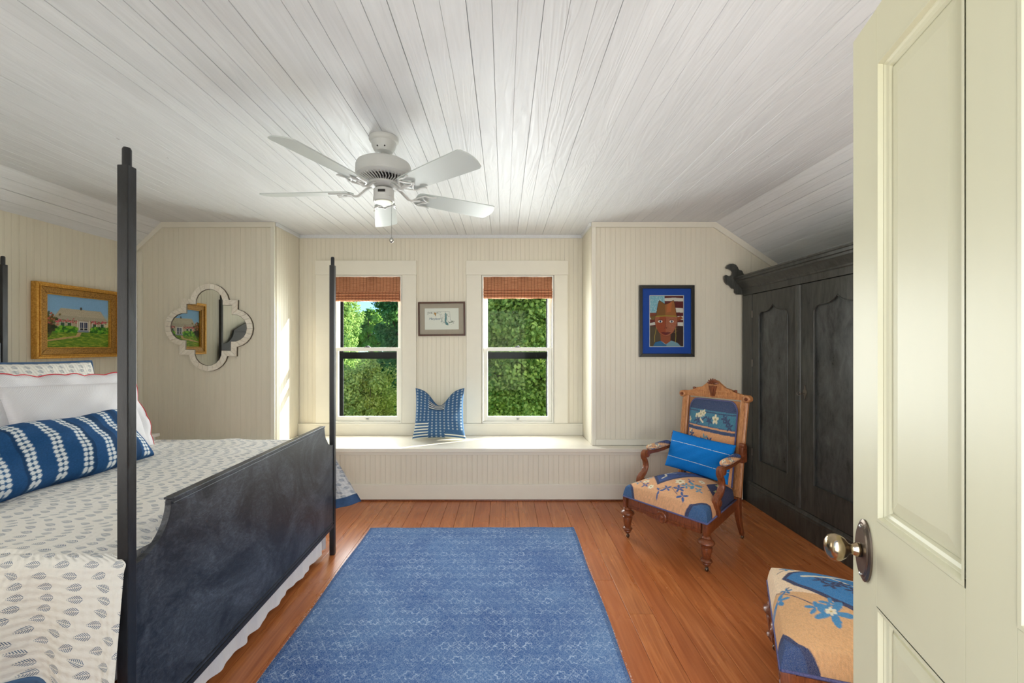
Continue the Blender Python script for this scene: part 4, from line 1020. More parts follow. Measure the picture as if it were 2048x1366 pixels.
for x_ in (.105, .155, .35, .415): C.poly([(x_, .148), (x_+.036, .148), (x_+.036, .19), (x_, .19)], (222, 220, 210)); C.poly([(x_+.004, .152), (x_+.032, .152), (x_+.032, .186), (x_+.004, .186)], (60, 88, 66)); 
for i in range(110): C.ell(random.choice([random.uniform(.06, .23), random.uniform(.34, .47)]), random.gauss(.196, .006), .005, .004, random.choice([(206, 70, 92), (176, 50, 70), (222, 120, 130), (70, 92, 40)]), 0, .9)
for i in range(260):
    x_ = random.choice([random.uniform(.05, .23), random.uniform(.34, .49)]); C.ell(x_, random.uniform(.118, .155), random.uniform(.008, .018), random.uniform(.006, .012), random.choice([(74, 148, 36), (50, 112, 30), (130, 184, 52), (38, 84, 30)]), 0, .8)
for i in range(200):
    C.ell(random.gauss(.02, .03), random.gauss(.19, .03), .010, .007, random.choice([(70, 76, 34), (104, 92, 40), (134, 116, 52), (196, 104, 84), (50, 52, 30)]), random.random(), .85)
for i in range(120): C.ell(random.gauss(.02, .02), random.gauss(.14, .012), .012, .008, random.choice([(48, 56, 34), (70, 66, 44), (36, 44, 30)]), 0, .8)
C.poly([(.24, .118), (.32, .118), (.32, .132), (.24, .132)], (130, 140, 152))
C.speck(0.25)
fw = 0.078
frame_parts(ls_, Wl, Hl, 0.02, -0.045, -0.001, 'gold', 0.005, 'outer_frame')
frame_parts(ls_, Wl-0.041, Hl-0.041, 0.008, -0.049, -0.002, 'gold', 0.003, 'bead_moulding')
frame_parts(ls_, Wl-0.058, Hl-0.058, fw-0.034, -0.040, -0.002, 'gold_pat', 0.004, 'frame_band')
frame_parts(ls_, Wl-2*fw+0.008, Hl-2*fw+0.008, 0.007, -0.034, -0.002, 'gold', 0.002, 'inner_lip')
C.panel('canvas', -Wl/2+fw-0.002, Wl/2-fw+0.002, -Hl/2+fw-0.002, Hl/2-fw+0.002, -0.018, 240, 190, ls_)
for o_ in ls_.children: o_.location = (0, 0, Hl/2)
# quatrefoil mirror
mr = thing('quatrefoil_mirror', 'four-lobed wall mirror framed in pale bone tiles on the left back wall', 'mirror', (-2.647, YW, 1.13))
def quad_outline(cd, r_, cor, n=10):
    """outline points of one quadrant walk (counterclockwise from the right lobe), list of (x,z)"""
    al = math.asin(max(-1, min(1, (cor-cd)/r_)))   # angle at which lobe meets the corner block edge
    pts = []
    for k in range(4):
        rot = k*PI/2; ca, sa = math.cos(rot), math.sin(rot)
        lobe = [(cd+r_*math.cos(t), r_*math.sin(t)) for t in np.linspace(-(PI/2-al), PI/2-al, 2*n+1)]
        y0 = lobe[-1][1]
        cn = [(cor, y0+(cor-y0)*0.5), (cor, cor), (y0+(cor-y0)*0.5, cor)]
        for x_, z_ in lobe+cn: pts.append((x_*ca-z_*sa, x_*sa+z_*ca))
    return pts
ou = quad_outline(0.22, 0.172, 0.252, 5); inn_ = quad_outline(0.22, 0.122, 0.203, 5)
dz = 0.392
bm = bmesh.new()
a_ = ou; 
prism(bm, [(p[0], p[1]+dz) for p in ou], -0.016, -0.001, 'xz'); obj('backing', bm, 'grout', mr)
ng = len(ou)
for i in range(ng):
    j = (i+1) % ng
    q = [Vector(ou[i]), Vector(ou[j]), Vector(inn_[j]), Vector(inn_[i])]
    c_ = sum(q, Vector((0, 0)))/4; q = [c_+(p-c_)*0.955 for p in q]
    bm = prism(bmesh.new(), [(p.x, p.y+dz) for p in q], -0.028-random.uniform(0, 0.0015), -0.0165, 'xz', 0.0015)
    obj('bone_tile', bm, 'bone', mr)
obj('mirror_glass', prism(bmesh.new(), [(p[0]*1.005, p[1]*1.005+dz) for p in inn_], -0.020, -0.0165, 'xz'), 'mirror', mr)
obj('inner_bead', tube(bmesh.new(), [(p[0], -0.024, p[1]+dz) for p in inn_], 0.0022, 6, True), 'bronze', mr)
mr.rotation_euler = (0, math.radians(1.5), 0)

# ------------------------------------------------------------------ chairs
def branch(C, pts, col=(30, 44, 84), w=.006): C.line(pts, w, col)
def flower(C, x, y, r, c1=(232, 220, 190), c2=(196, 170, 110), n=6, a0=0):
    for k in range(n):
        a = a0+2*PI*k/n; C.ell(x+r*.6*math.cos(a), y+r*.6*math.sin(a), r*.5, r*.34, c1, a)
    C.ell(x, y, r*.28, r*.28, c2)
def leaves(C, x, y, r, c=(44, 96, 150), n=4, a0=0):
    for k in range(n):
        a = a0+2*PI*k/n; C.ell(x+r*.7*math.cos(a), y+r*.7*math.sin(a), r*.6, r*.26, c, a)
def seat_canvas(light=False):
    OR = (222, 166, 118) if not light else (230, 198, 160); BL = (24, 66, 130) if not light else (22, 116, 176); DK = (16, 36, 84)
    C = Canvas(1, 1, 420, OR)
    C.put(C.Y < 0.5, OR if not light else (216, 168, 118), 0.4)
    dm = [(.06, 1.0), (.18, .64), (.37, .32), (.59, .38), (.86, .60), (1, .72), (1, 1)]
    C.poly([(0, 1), (0, .54), (.18, .32), (.37, .13), (.52, .40), (.72, .74), (.8, 1)], DK); C.poly([(0, 1), (0, .60), (.18, .37), (.36, .18), (.50, .44), (.69, .78), (.76, 1)], BL)
    C.poly([(.12, 1), (.26, .74), (.34, .66), (.66, .90), (.7, 1)], DK); C.poly([(.17, 1), (.28, .79), (.35, .71), (.63, .93), (.66, 1)], (186, 178, 140))
    for i in range(6): C.line([(.22+.07*i, 1), (.26+.07*i, .80)], .012, (120, 116, 100))
    C.poly([(.80, .5), (1, .3), (1, 1), (.9, 1)], DK); flower(C, .9, .68, .05, (206, 200, 120), (120, 130, 80), 5); flower(C, .94, .5, .04, (206, 200, 120), (120, 130, 80), 5)
    C.line([(.2, .62), (.27, .54), (.25, .44), (.33, .36), (.33, .28)], .022, (222, 214, 190)); C.line([(.27, .54), (.36, .52)], .012, (222, 214, 190))
    for x, y, a in ((.12, .56, 0), (.42, .5, .5), (.48, .58, 1.), (.46, .66, .2), (.08, .7, 1), (.18, .46, .3), (.56, .74, .3)): leaves(C, x, y, .045, DK, 5, a)
    flower(C, .56, .8, .03)
    # corners
    C.poly([(0, 0), (0, .16), (.03, .10), (.10, .045), (.16, 0)], DK); C.poly([(0, 0), (0, .13), (.04, .07), (.09, .03), (.13, 0)], (24, 84, 136))
    C.poly([(1, 0), (1, .17), (.94, .15), (.89, .10), (.85, .05), (.76, 0)], DK); C.poly([(1, 0), (1, .14), (.95, .125), (.90, .08), (.87, .04), (.80, 0)], (24, 84, 136))
    # branches left
    branch(C, [(.02, .38), (.07, .30), (.08, .2), (.14, .14), (.22, .10)]); branch(C, [(.08, .2), (.15, .26)]); branch(C, [(.07, .3), (.02, .22)])
    branch(C, [(.40, .07), (.48, .12), (.55, .14), (.62, .26), (.72, .36), (.8, .42)]); branch(C, [(.55, .14), (.64, .08)]); branch(C, [(.62, .26), (.58, .34)])
    branch(C, [(.86, .4), (.92, .48), (.96, .60)])
    for x, y, r, c in ((.10, .26, .04, 0), (.2, .16, .035, 0), (.56, .30, .055, 0), (.32, .08, .03, 0), (.74, .5, .04, 0), (.05, .14, .03, 0)): flower(C, x, y, r, (234, 222, 190), (150, 140, 90))
    for x, y, r in ((.16, .27, .04), (.12, .12, .035), (.04, .32, .04), (.24, .09, .035), (.72, .33, .075), (.66, .26, .045), (.62, .17, .05), (.50, .12, .04), (.44, .06, .04), (.70, .08, .05), (.64, .4, .04), (.8, .28, .04)): leaves(C, x, y, r, random.choice([(36, 110, 160), (28, 78, 140), (70, 140, 170)]), random.choice((3, 4, 5)), random.random()*3)
    if light:
        C = Canvas(1, 1, 420, (234, 206, 172)); C.poly([(.45, 0), (1, 0), (1, 1), (.9, 1)], (214, 164, 112))
        C.poly([(0, .52), (.08, .30), (.20, .12), (.30, .07), (.42, .13), (.62, .30), (.78, .50), (1, .82), (1, 1), (0, 1)], DK); C.poly([(0, .57), (.1, .32), (.21, .15), (.30, .10), (.41, .16), (.60, .33), (.76, .54), (1, .90), (1, 1), (0, 1)], BL)
        C.line([(.28, .2), (.26, .34), (.2, .46), (.24, .56), (.16, .66)], .035, (222, 214, 190)); C.line([(.26, .34), (.38, .46), (.42, .6)], .014, (222, 214, 190))
        for x, y, a in ((.34, .3, 0), (.38, .4, .5), (.46, .46, 1.), (.42, .34, .2), (.12, .5, 1), (.54, .52, .3), (.1, .62, .3)): leaves(C, x, y, .045, DK, 5, a)
        C.poly([(1, 0), (1, .2), (.95, .09), (.88, .03), (.85, 0)], DK); C.poly([(1, 0), (1, .14), (.95, .06), (.91, .02), (.88, 0)], (24, 60, 110))
        branch(C, [(.02, .06), (.06, .2), (.04, .34)]); branch(C, [(.06, .2), (.14, .1), (.2, .05)]); branch(C, [(.46, .02), (.54, .10), (.66, .2), (.72, .3)]); branch(C, [(.5, .06), (.44, .1)])
        for x, y, r in ((.05, .22, .05), (.1, .12, .04), (.03, .36, .04), (.56, .03, .05), (.74, .30, .085), (.66, .3, .05), (.7, .22, .05), (.48, .08, .03)): leaves(C, x, y, r, random.choice([(36, 110, 160), (28, 88, 150), (50, 130, 180)]), 5, random.random()*3)
        flower(C, .73, .29, .03)
    C.put(C.Y > 2, (0, 0, 0)); C.speck(0.35); return C
def back_canvas():
    OR = (216, 152, 100); C = Canvas(1, 1.15, 380, OR)
    C.poly([(0, .80), (1, .78), (1, 1.15), (0, 1.15)], (44, 116, 140)); C.poly([(0, 1.02), (1, 1.0), (1, 1.15), (0, 1.15)], (22, 52, 96)); C.poly([(0, .985), (1, .965), (1, .98), (0, 1.0)], (22, 52, 96))
    C.poly([(0, .74), (1, .70), (1, .745), (0, .785)], (24, 58, 100)); C.line([(0, .81), (1, .775)], .012, (30, 76, 120))
    C.line([(.16, .84), (.22, .88), (.32, .86), (.42, .92), (.5, .86)], .02, (24, 50, 96)); C.line([(.2, .93), (.26, .94), (.3, .88), (.36, .84)], .026, (214, 206, 176))
    for x, y, r, a in ((.3, .95, .05, .5), (.36, .97, .045, 0), (.62, .9, .065, .3), (.04, .86, .04, 0), (.22, .92, .04, 1)): flower(C, x, y, r, (216, 206, 170), (150, 150, 110), 5, a)
    for x, y in ((.5, .87), (.86, .88), (.9, .82), (.8, .92), (.24, .86)): leaves(C, x, y, .05, (20, 48, 92), 5, random.random())
    branch(C, [(.04, .66), (.1, .56), (.2, .5), (.26, .40), (.36, .36)]); branch(C, [(.14, .53), (.16, .62)]); branch(C, [(.6, .4), (.72, .5), (.84, .5), (.94, .56)]); branch(C, [(.44, .6), (.5, .55), (.58, .57)]); branch(C, [(.84, .5), (.9, .42)])
    flower(C, .47, .42, .10, (226, 212, 176), (176, 160, 110), 7); flower(C, .47, .42, .055, (206, 190, 140), (150, 140, 90), 6, .4); flower(C, .2, .46, .035); flower(C, .76, .36, .04); flower(C, .1, .7, .03)
    for x, y, r in ((.12, .66, .05), (.04, .5, .05), (.2, .6, .04), (.42, .62, .06), (.52, .60, .055), (.34, .58, .05), (.72, .56, .05), (.82, .54, .05), (.92, .5, .06), (.66, .4, .04), (.3, .34, .05), (.86, .38, .04)): leaves(C, x, y, r, random.choice([(40, 92, 130), (26, 60, 110), (90, 136, 150)]), random.choice((3, 4, 5)), random.random()*3)
    C.speck(0.4); return C
SEATC, SEATC2, BACKC = seat_canvas(), seat_canvas(True), back_canvas()
def chair(label, loc, rz, arms=True, sc=SEATC):
    t = thing('parlor_chair', label, 'chair', loc, math.radians(rz))
    FW, BWd, D0, D1 = 0.302, 0.210, -0.318, 0.270; z0, z1 = 0.225, 0.292
    def P(n, bm, m='chair_wood', sharp=40): return obj(n, bm, m, t, sharp=sharp)
    # rails
    bm = bmesh.new(); bx(bm, -FW+0.04, FW-0.04, D0, D0+0.022, z0, z1, 0.003); bx(bm, -FW+0.04, FW-0.04, D0-0.004, D0+0.0, z0+0.012, z0+0.02, 0.001)
    prism(bm, [(-0.13, z0), (-0.10, z0-0.01), (-0.045, z0-0.012), (0.045, z0-0.012), (0.10, z0-0.01), (0.13, z0)], D0+0.002, D0+0.018, 'xz')
    P('front_rail', bm)
    bm = bmesh.new(); lathe(bm, [(0.0, D0-0.001), (0.036, D0-0.001), (0.038, D0-0.006), (0.033, D0-0.010), (0.026, D0-0.007), (0.014, D0-0.008), (0.010, D0-0.013), (0.001, D0-0.014)][1:], 24, (0, 0, z0+0.018), 'y')
    P('medallion', bm)
    for s in (-1, 1):
        bm = bmesh.new(); prism(bm, [(s*FW, D0+0.04), (s*BWd, D1), (s*BWd-s*0.022, D1), (s*FW-s*0.022, D0+0.04)], z0, z1, 'xy', 0.003); P('side_rail', bm)
    P('back_rail', box(-BWd+0.02, BWd-0.02, D1-0.02, D1, z0, z1, 0.003))
    for s in (-1, 1):
        bm = bmesh.new(); bx(bm, s*FW-0.024 if s > 0 else -FW-0.004, FW+0.004 if s > 0 else -FW+0.024+0.0, D0-0.004, D0+0.04, z0-0.004, z1+0.002, 0.004)
        for q in (-1, 1):   # incised cross on the corner block
            sweep(bm, [(s*(FW-0.010)-0.010, D0-0.005, z0+0.034-q*0.022), (s*(FW-0.010)+0.010, D0-0.005, z0+0.034+q*0.022)], 0.0018, 0.0012, (1, 0, 0), 4, 2)
        P('corner_block', bm)
        c = (s*(FW-0.016), D0+0.024, 0)
        leg = P('front_leg', lathe(bmesh.new(), [(0.020, 0.2205), (0.026, 0.214), (0.030, 0.207), (0.024, 0.200), (0.036, 0.192), (0.046, 0.184), (0.048, 0.176), (0.042, 0.168), (0.028, 0.160), (0.027, 0.154), (0.033, 0.150), (0.034, 0.146), (0.023, 0.086), (0.021, 0.08), (0.030, 0.076), (0.034, 0.068), (0.030, 0.06), (0.022, 0.056), (0.024, 0.05), (0.02, 0.042), (0.013, 0.036)], 20, c))
        bm = bmesh.new(); lathe(bm, [(0.007, 0.0355), (0.007, 0.026)], 10, c); lathe(bm, [(0.012, -0.006), (0.0135, -0.004), (0.0135, 0.004), (0.012, 0.006)], 16, (c[0], c[1]+0.004, 0.0136), 'x')
        sweep(bm, [(c[0], c[1], 0.03), (c[0], c[1]+0.008, 0.022), (c[0], c[1]+0.006, 0.014)], 0.009, 0.002, (1, 0, 0), 6); obj('caster', bm, 'bronze', leg, sharp=40)
        # rear leg runs up into the back upright
        rl = P('rear_leg', sweep(bmesh.new(), [(s*BWd, D1+0.065, 0.032), (s*BWd, D1+0.035, 0.10), (s*BWd, D1+0.010, 0.18), (s*BWd, D1, 0.26), (s*BWd, D1, 0.31)], [0.013, 0.016, 0.019, 0.021, 0.022], [0.014, 0.018, 0.022, 0.024, 0.024], (1, 0, 0), 8, 5))
        bm = bmesh.new(); lathe(bm, [(0.007, 0.0315), (0.007, 0.024)], 10, (s*BWd, D1+0.066, 0)); lathe(bm, [(0.012, -0.006), (0.0135, -0.004), (0.0135, 0.004), (0.012, 0.006)], 16, (s*BWd, D1+0.07, 0.0136), 'x'); obj('caster', bm, 'bronze', rl, sharp=40)
        bm = sweep(bmesh.new(), [(s*BWd, D1, 0.3105), (s*(BWd+0.002), D1+0.02, 0.50), (s*(BWd+0.006), D1+0.055, 0.75), (s*(BWd+0.01), D1+0.095, 0.985)], 0.026, 0.015, (1, 0, 0), 8, 6)
        sweep(bm, [(s*(BWd+0.000), D1-0.017, 0.36), (s*(BWd+0.005), D1+0.035, 0.75), (s*(BWd+0.008), D1+0.066, 0.93)], 0.012, 0.003, (1, 0, 0), 6, 4)
        P('back_upright', bm, 'back_wood')
    # cushion
    nu, nv = 170, 170; u, v = np.meshgrid(np.linspace(-1, 1, nu), np.linspace(-1, 1, nv))
    g = lambda a: np.sign(a)*(1-(1-np.abs(a))**1.35)
    U, W_ = g(u), g(v); Y_ = (D0-0.004)+(W_+1)/2*(D1-0.03-D0+0.004); hw = (FW+0.002)+(BWd-0.012-FW)*(W_+1)/2
    h = (np.clip(1-np.abs(U)**3.2, 0, 1)**0.42)*(np.clip(1-np.abs(W_)**3.2, 0, 1)**0.42)
    ed = np.minimum(np.clip((1-np.abs(U))/0.05, 0, 1), np.clip((1-np.abs(W_))/0.05, 0, 1))**0.6
    Zq = z1+0.001+0.060*ed+h*0.055+0.055*np.clip(1-U**2, 0, 1)*np.clip(1-W_**2, 0, 1)
    bul = 1+0.02*np.sin(np.clip(h, 0, 1)*PI)
    P_ = np.stack([U*hw*bul, Y_, Zq], -1)
    s_ = (U+1)/2; q_ = (W_+1)/2
    me = gridmesh('seat', P_, None, sc.sample(s_, q_)); seat = link('seat', me, 'tapestry', t, True)
    bm = bmesh.new(); tube(bm, [(-FW, D0-0.002, z1+0.005), (FW, D0-0.002, z1+0.005)], 0.006, 8); 
    for s in (-1, 1): tube(bm, [(s*(FW+0.0), D0-0.002, z1+0.005), (s*(BWd+0.004), D1-0.03, z1+0.005)], 0.006, 8)
    obj('gimp_braid', bm, paint('gimp_violet', rgb(92, 92, 132), 0.9, (1, 1, 1), 160, 0.9, 0.004, 0.25), seat, True)
    # back panel
    ca = math.atan2(0.095, 0.69); nu, nv = 130, 150; u, v = np.meshgrid(np.linspace(-1, 1, nu), np.linspace(-1, 1, nv))
    zb, zt_ = 0.34, 0.955; hwb = 0.176
    cr = 1-0.10*np.clip((v-0.82)/0.18, 0, 1)**2
    X = u*hwb*(0.985+0.015*v)*cr; Zz = zb+(v+1)/2*(zt_-zb)-0.02*np.clip((np.abs(u)-0.8)/0.2, 0, 1)**2*(v > 0.8)
    bulge = 0.045*(np.clip(1-np.abs(u)**4, 0, 1)**0.5)*(np.clip(1-np.abs(v)**4, 0, 1)**0.5)
    Yq = D1+0.002+(Zz-0.31)*0.138-bulge-0.006
    me = gridmesh('back_upholstery', np.stack([X, Yq, Zz], -1), None, BACKC.sample((u+1)/2, (v+1)/2)); bk = link('back_upholstery', me, 'tapestry', t, True)
    ring = [(X[i, 0], Yq[i, 0]-0.004, Zz[i, 0]) for i in range(0, nv, 6)]+[(X[-1, j], Yq[-1, j]-0.004, Zz[-1, j]) for j in range(0, nu, 6)]+[(X[i, -1], Yq[i, -1]-0.004, Zz[i, -1]) for i in range(nv-1, -1, -6)]
    obj('gimp_braid', tube(bmesh.new(), ring, 0.0065, 8), bpy.data.materials['gimp_violet'], bk, True)
    bm = bmesh.new(); prism(bm, [(-0.19, zb-0.01), (0.19, zb-0.01), (0.19, 0.96), (-0.19, 0.96)], 0.0, 0.012, 'xz')
    for v_ in bm.verts: v_.co.y += D1+0.003+(v_.co.z-0.31)*0.138
    P('back_board', bm, 'back_wood', None)
    # crest
    y0 = D1+0.105; KX = 0.84
    cs = [(-0.285, 0.972), (0.285, 0.972), (0.290, 0.995), (0.280, 1.012), (0.235, 1.010), (0.20, 1.02), (0.165, 1.028), (0.16, 1.04), (0.10, 1.048), (0.06, 1.075), (0.04, 1.098), (0.0, 1.108), (-0.04, 1.098), (-0.06, 1.075), (-0.10, 1.048), (-0.16, 1.04), (-0.165, 1.028), (-0.20, 1.02), (-0.235, 1.010), (-0.280, 1.012), (-0.290, 0.995)]
    cs = [(q[0]*KX, q[1]) for q in cs]; bm = prism(bmesh.new(), cs, y0-0.028, y0, 'xz', 0.003)
    sweep(bm, [(-0.17, y0-0.030, 0.992), (0.17, y0-0.030, 0.992)], 0.004, 0.004, (0, 0, 1), 6); sweep(bm, [(-0.13, y0-0.030, 1.022), (0.13, y0-0.030, 1.022)], 0.006, 0.005, (0, 0, 1), 6)
    P('crest_rail', bm, 'back_wood')
    bm = bmesh.new()
    for k in range(7):
        a = math.radians(90+(k-3)*24); sweep(bm, [(0.008*math.cos(a), y0-0.032, 1.072+0.008*math.sin(a)), (0.028*math.cos(a), y0-0.040, 1.072+0.028*math.sin(a)), (0.044*math.cos(a), y0-0.034, 1.072+0.044*math.sin(a))], [0.003, 0.008, 0.004], [0.006, 0.008, 0.005], (-math.sin(a), 0, math.cos(a)), 8, 2)
    prism(bm, [(-0.03, 1.062), (0.03, 1.062), (0.014, 0.985), (-0.014, 0.985)], y0-0.042, y0-0.028, 'xz', 0.003)
    prism(bm, [(-0.014, 1.054), (0.014, 1.054), (0.0, 0.995)], y0-0.047, y0-0.042, 'xz')
    P('shell_carving', bm, 'chair_wood')
    for s in (-1, 1):
        P('scroll_end', lathe(bmesh.new(), [(0.020, -0.046), (0.024, -0.043), (0.026, -0.036), (0.026, 0.004), (0.02, 0.008)], 20, (s*0.240, y0, 0.985), 'y'), 'back_wood')
        obj('scroll_button', lathe(bmesh.new(), [(0.010, -0.0525), (0.012, -0.049), (0.012, -0.0465)], 14, (s*0.240, y0, 0.985), 'y'), 'chair_wood', t)
        obj('crest_finial', lathe(bmesh.new(), [(0.008, 1.0), (0.010, 1.0285), (0.012, 1.034), (0.010, 1.04), (0.003, 1.043)], 12, (s*0.155, y0-0.014, 0)), 'chair_wood', t, sharp=40)
    if arms:
        for s in (-1, 1):
            ax = s*(BWd+0.042)
            pth0 = ([(ax, D1-0.01, 0.615), (ax, 0.18, 0.595), (ax, 0.05, 0.578), (ax, -0.06, 0.578), (ax+s*0.002, -0.105, 0.572), (ax+s*0.004, -0.115, 0.545), (ax+s*0.004, -0.098, 0.515), (ax+s*0.004, -0.092, 0.475), (ax+s*0.004, -0.115, 0.435), (ax+s*0.004, -0.155, 0.405), (ax+s*0.004, -0.165, 0.37), (ax+s*0.003, -0.150, 0.335), (ax, -0.14, 0.296)])
            AF = lambda y: s*0.022*max(0.0, min(1.0, (0.24-y)/0.34))
            pth = spline([(q[0]+AF(q[1]), q[1], q[2]) for q in pth0], 5)
            n_ = len(pth); th = [0.012+0.012*math.exp(-((i-20)/4.0)**2)+0.010*math.exp(-((i-47)/6.0)**2) for i in range(n_)]
            arm = P('arm', sweep(bmesh.new(), pth, 0.021, th, (1, 0, 0), 10, 4))
            bm = bmesh.new()
            for yy, zz, rr in ((-0.095, 0.568, 0.024), (-0.150, 0.382, 0.022)): lathe(bm, [(rr*0.7, -0.026), (rr, -0.022), (rr, 0.022), (rr*0.7, 0.026)], 18, (ax+s*0.003+AF(yy), yy, zz), 'x')
            obj('arm_scroll', bm, 'chair_wood', arm, sharp=40)
            bm = bmesh.new(); bx(bm, ax-0.016, ax+0.016, D1-0.045, D1+0.016, 0.56, 0.668, 0.006); lathe(bm, [(0.014, -0.02), (0.02, -0.017), (0.02, 0.017), (0.014, 0.02)], 14, (ax, D1-0.018, 0.672), 'x'); obj('arm_bracket', bm, 'chair_wood', arm, sharp=40)
            u, v = np.meshgrid(np.linspace(0, 2*PI, 28)[:-1], np.linspace(0, 1, 40)); rr = np.clip(1-(2*v-1)**8, 0.0, 1)**0.5
            Pp = np.stack([ax+s*0.022*np.clip((0.24-(-0.075+v*0.255))/0.34, 0, 1)+0.030*rr*np.cos(u), -0.075+v*0.255, 0.606+0.012*v+0.022*rr*np.sin(u)], -1)
            cc = sc.sample(0.05+0.6*(u/(2*PI)), 0.12+0.45*v); link('arm_pad', gridmesh('arm_pad', Pp, None, cc, closed_u=True), 'tapestry', arm, True)
    else:
        for s in (-1, 1):
            ax = s*(BWd+0.030)
            P('hip_bracket', sweep(bmesh.new(), spline([(ax, D1+0.01, 0.56), (ax, 0.20, 0.535), (ax, 0.12, 0.47), (ax, 0.07, 0.40), (ax, 0.075, 0.35), (ax, 0.10, 0.31), (ax, 0.12, 0.296)], 5), 0.014, 0.016, (1, 0, 0), 8, 3))
    return t
ch1 = chair('carved walnut armchair with floral tapestry seat standing in front of the black wardrobe', (1.282, 2.995, 0), -53.0, True)
ch2 = chair('second carved parlor chair, its floral seat corner showing beside the open door and doorknob', (1.335, 1.53, 0), -118, False, SEATC2)
# turquoise lumbar pillow on the armchair
tp = thing('lumbar_pillow', 'small bright turquoise-blue pillow leaning against the back of the tapestry armchair', 'pillow')
link('cover', pillow_mesh('cover', 0.47, 0.27, 0.13, pinch=0.05), 'turq', tp, True)
th_ = math.radians(-53); lx, ly = 0.0, 0.135
place(tp, (1.284+lx*math.cos(th_)-ly*math.sin(th_), 2.995+lx*math.sin(th_)+ly*math.cos(th_), 0.572), math.radians(-18), math.radians(3.5), th_)

# ------------------------------------------------------------------ door
dr_ = bpy.data.objects.new('door_1', None); COL.objects.link(dr_); tag(dr_, kind='structure'); dr_.location = (0.767, 0.945, 0.01); dr_.rotation_euler = (0, 0, math.radians(-108.2))
DH, DW, DT = 2.02, 0.79, 0.036
zb1, zt1, zb0, zt0 = 1.008, 1.913, 0.22, 0.84
cols = ((0.101, 0.350), (0.440, 0.689))
def DB(n, bm, m='door', par=None): return obj(n, bm, m, par or dr_)
DB('stile', box(0, 0.101, 0, DT, 0, DH, 0.0015)); DB('stile', box(0.689, DW, 0, DT, 0, DH, 0.0015)); DB('stile', box(0.3503, 0.4397, 0, DT, zb0-0.0003, zt1+0.0003, 0.0))
DB('rail', box(0.1013, 0.6887, 0, DT, 0, zb0-0.0006, 0)); DB('rail', box(0.1013, 0.6887, 0, DT, zt1+0.0006, DH, 0))
for a, b in cols: DB('rail', box(a+0.0003, b-0.0003, 0, DT, zt0+0.0003, zb1-0.0003, 0))
for a, b in cols:
    for z0_, z1_ in ((zb0, zt0), (zb1, zt1)):
        bm = bmesh.new()
        # recessed field with a raised, bevelled centre
        def ringf(ix0, iy0, ix1, iy1):
            R0 = [(a+ix0, iy0, z0_+ix0), (b-ix0, iy0, z0_+ix0), (b-ix0, iy0, z1_-ix0), (a+ix0, iy0, z1_-ix0)]
            R1 = [(a+ix1, iy1, z0_+ix1), (b-ix1, iy1, z0_+ix1), (b-ix1, iy1, z1_-ix1), (a+ix1, iy1, z1_-ix1)]
            v0 = [bm.verts.new(p) for p in R0]; v1 = [bm.verts.new(p) for p in R1]
            for i in range(4): bm.faces.new((v0[i], v0[(i+1) % 4], v1[(i+1) % 4], v1[i]))
            return v1
        ringf(0.0005, 0.030, 0.0005, 0.016); ringf(0.0005, 0.016, 0.030, 0.016); ringf(0.030, 0.016, 0.032, 0.0125); l_ = ringf(0.032, 0.0125, 0.055, 0.009); bm.faces.new(l_)
        bmesh.ops.remove_doubles(bm, verts=bm.verts, dist=0.00005)
        pn = DB('panel', bm)
        bm = bmesh.new()
        for prev in ([(0.0008, -0.001), (0.007, -0.001), (0.011, 0.006), (0.013, 0.006), (0.016, 0.009), (0.022, 0.011), (0.026, 0.0155)],):
            for (i0, j0), (i1, j1) in zip(prev, prev[1:]): ringf(i0, j0, i1, j1)
        bmesh.ops.remove_doubles(bm, verts=bm.verts, dist=0.00005); DB('panel_moulding', bm, 'door', pn)
# rosette and knob
kx, kz = 0.057, 0.929
rs = DB('rosette', lathe(bmesh.new(), [(0.034, -0.0005), (0.034, -0.004), (0.031, -0.0065), (0.029, -0.0065), (0.027, -0.009), (0.002, -0.0095)], 40, (kx, 0, kz), 'y', (0.92, 1.88)), 'bronze')
for q in (-1, 1): obj('screw', lathe(bmesh.new(), [(0.0035, -0.009), (0.0035, -0.0105), (0.001, -0.0115)], 10, (kx, 0, kz+q*0.049), 'y'), 'silver', rs)
kb = obj('knob', lathe(bmesh.new(), [(0.013, -0.0098), (0.013, -0.016), (0.010, -0.022), (0.009, -0.026), (0.0105, -0.030), (0.019, -0.037), (0.0245, -0.046), (0.0255, -0.054), (0.022, -0.064), (0.014, -0.070), (0.004, -0.0725)], 32, (kx, 0, kz), 'y', (0.85, 1.12)), 'knob', rs, True)
for zz in (0.2, 1.0, 1.78): obj('hinge', lathe(bmesh.new(), [(0.006, zz), (0.006, zz+0.09)], 12, (DW+0.007, DT/2, 0)), 'bronze', dr_)

# ================================================================== OUTSIDE
def leaf_mat(name, tint):
    m = bpy.data.materials.new(name); m.use_nodes = True; t = m.node_tree; t.nodes.clear()
    o = t.nodes.new('ShaderNodeOutputMaterial'); a = t.nodes.new('ShaderNodeAttribute'); a.attribute_name = 'col'
    d = t.nodes.new('ShaderNodeBsdfDiffuse'); tr = t.nodes.new('ShaderNodeBsdfTranslucent'); x = t.nodes.new('ShaderNodeMixShader'); x.inputs[0].default_value = 0.45
    t.links.new(a.outputs[0], d.inputs[0]); t.links.new(a.outputs[0], tr.inputs[0]); t.links.new(d.outputs[0], x.inputs[1]); t.links.new(tr.outputs[0], x.inputs[2]); t.links.new(x.outputs[0], o.inputs[0])
    return m
MT['leaf'] = leaf_mat('leaf', None)
MT['bark'] = wood('bark', rgb(58, 46, 36), rgb(96, 80, 64), 0.9, (8, 8, 1))
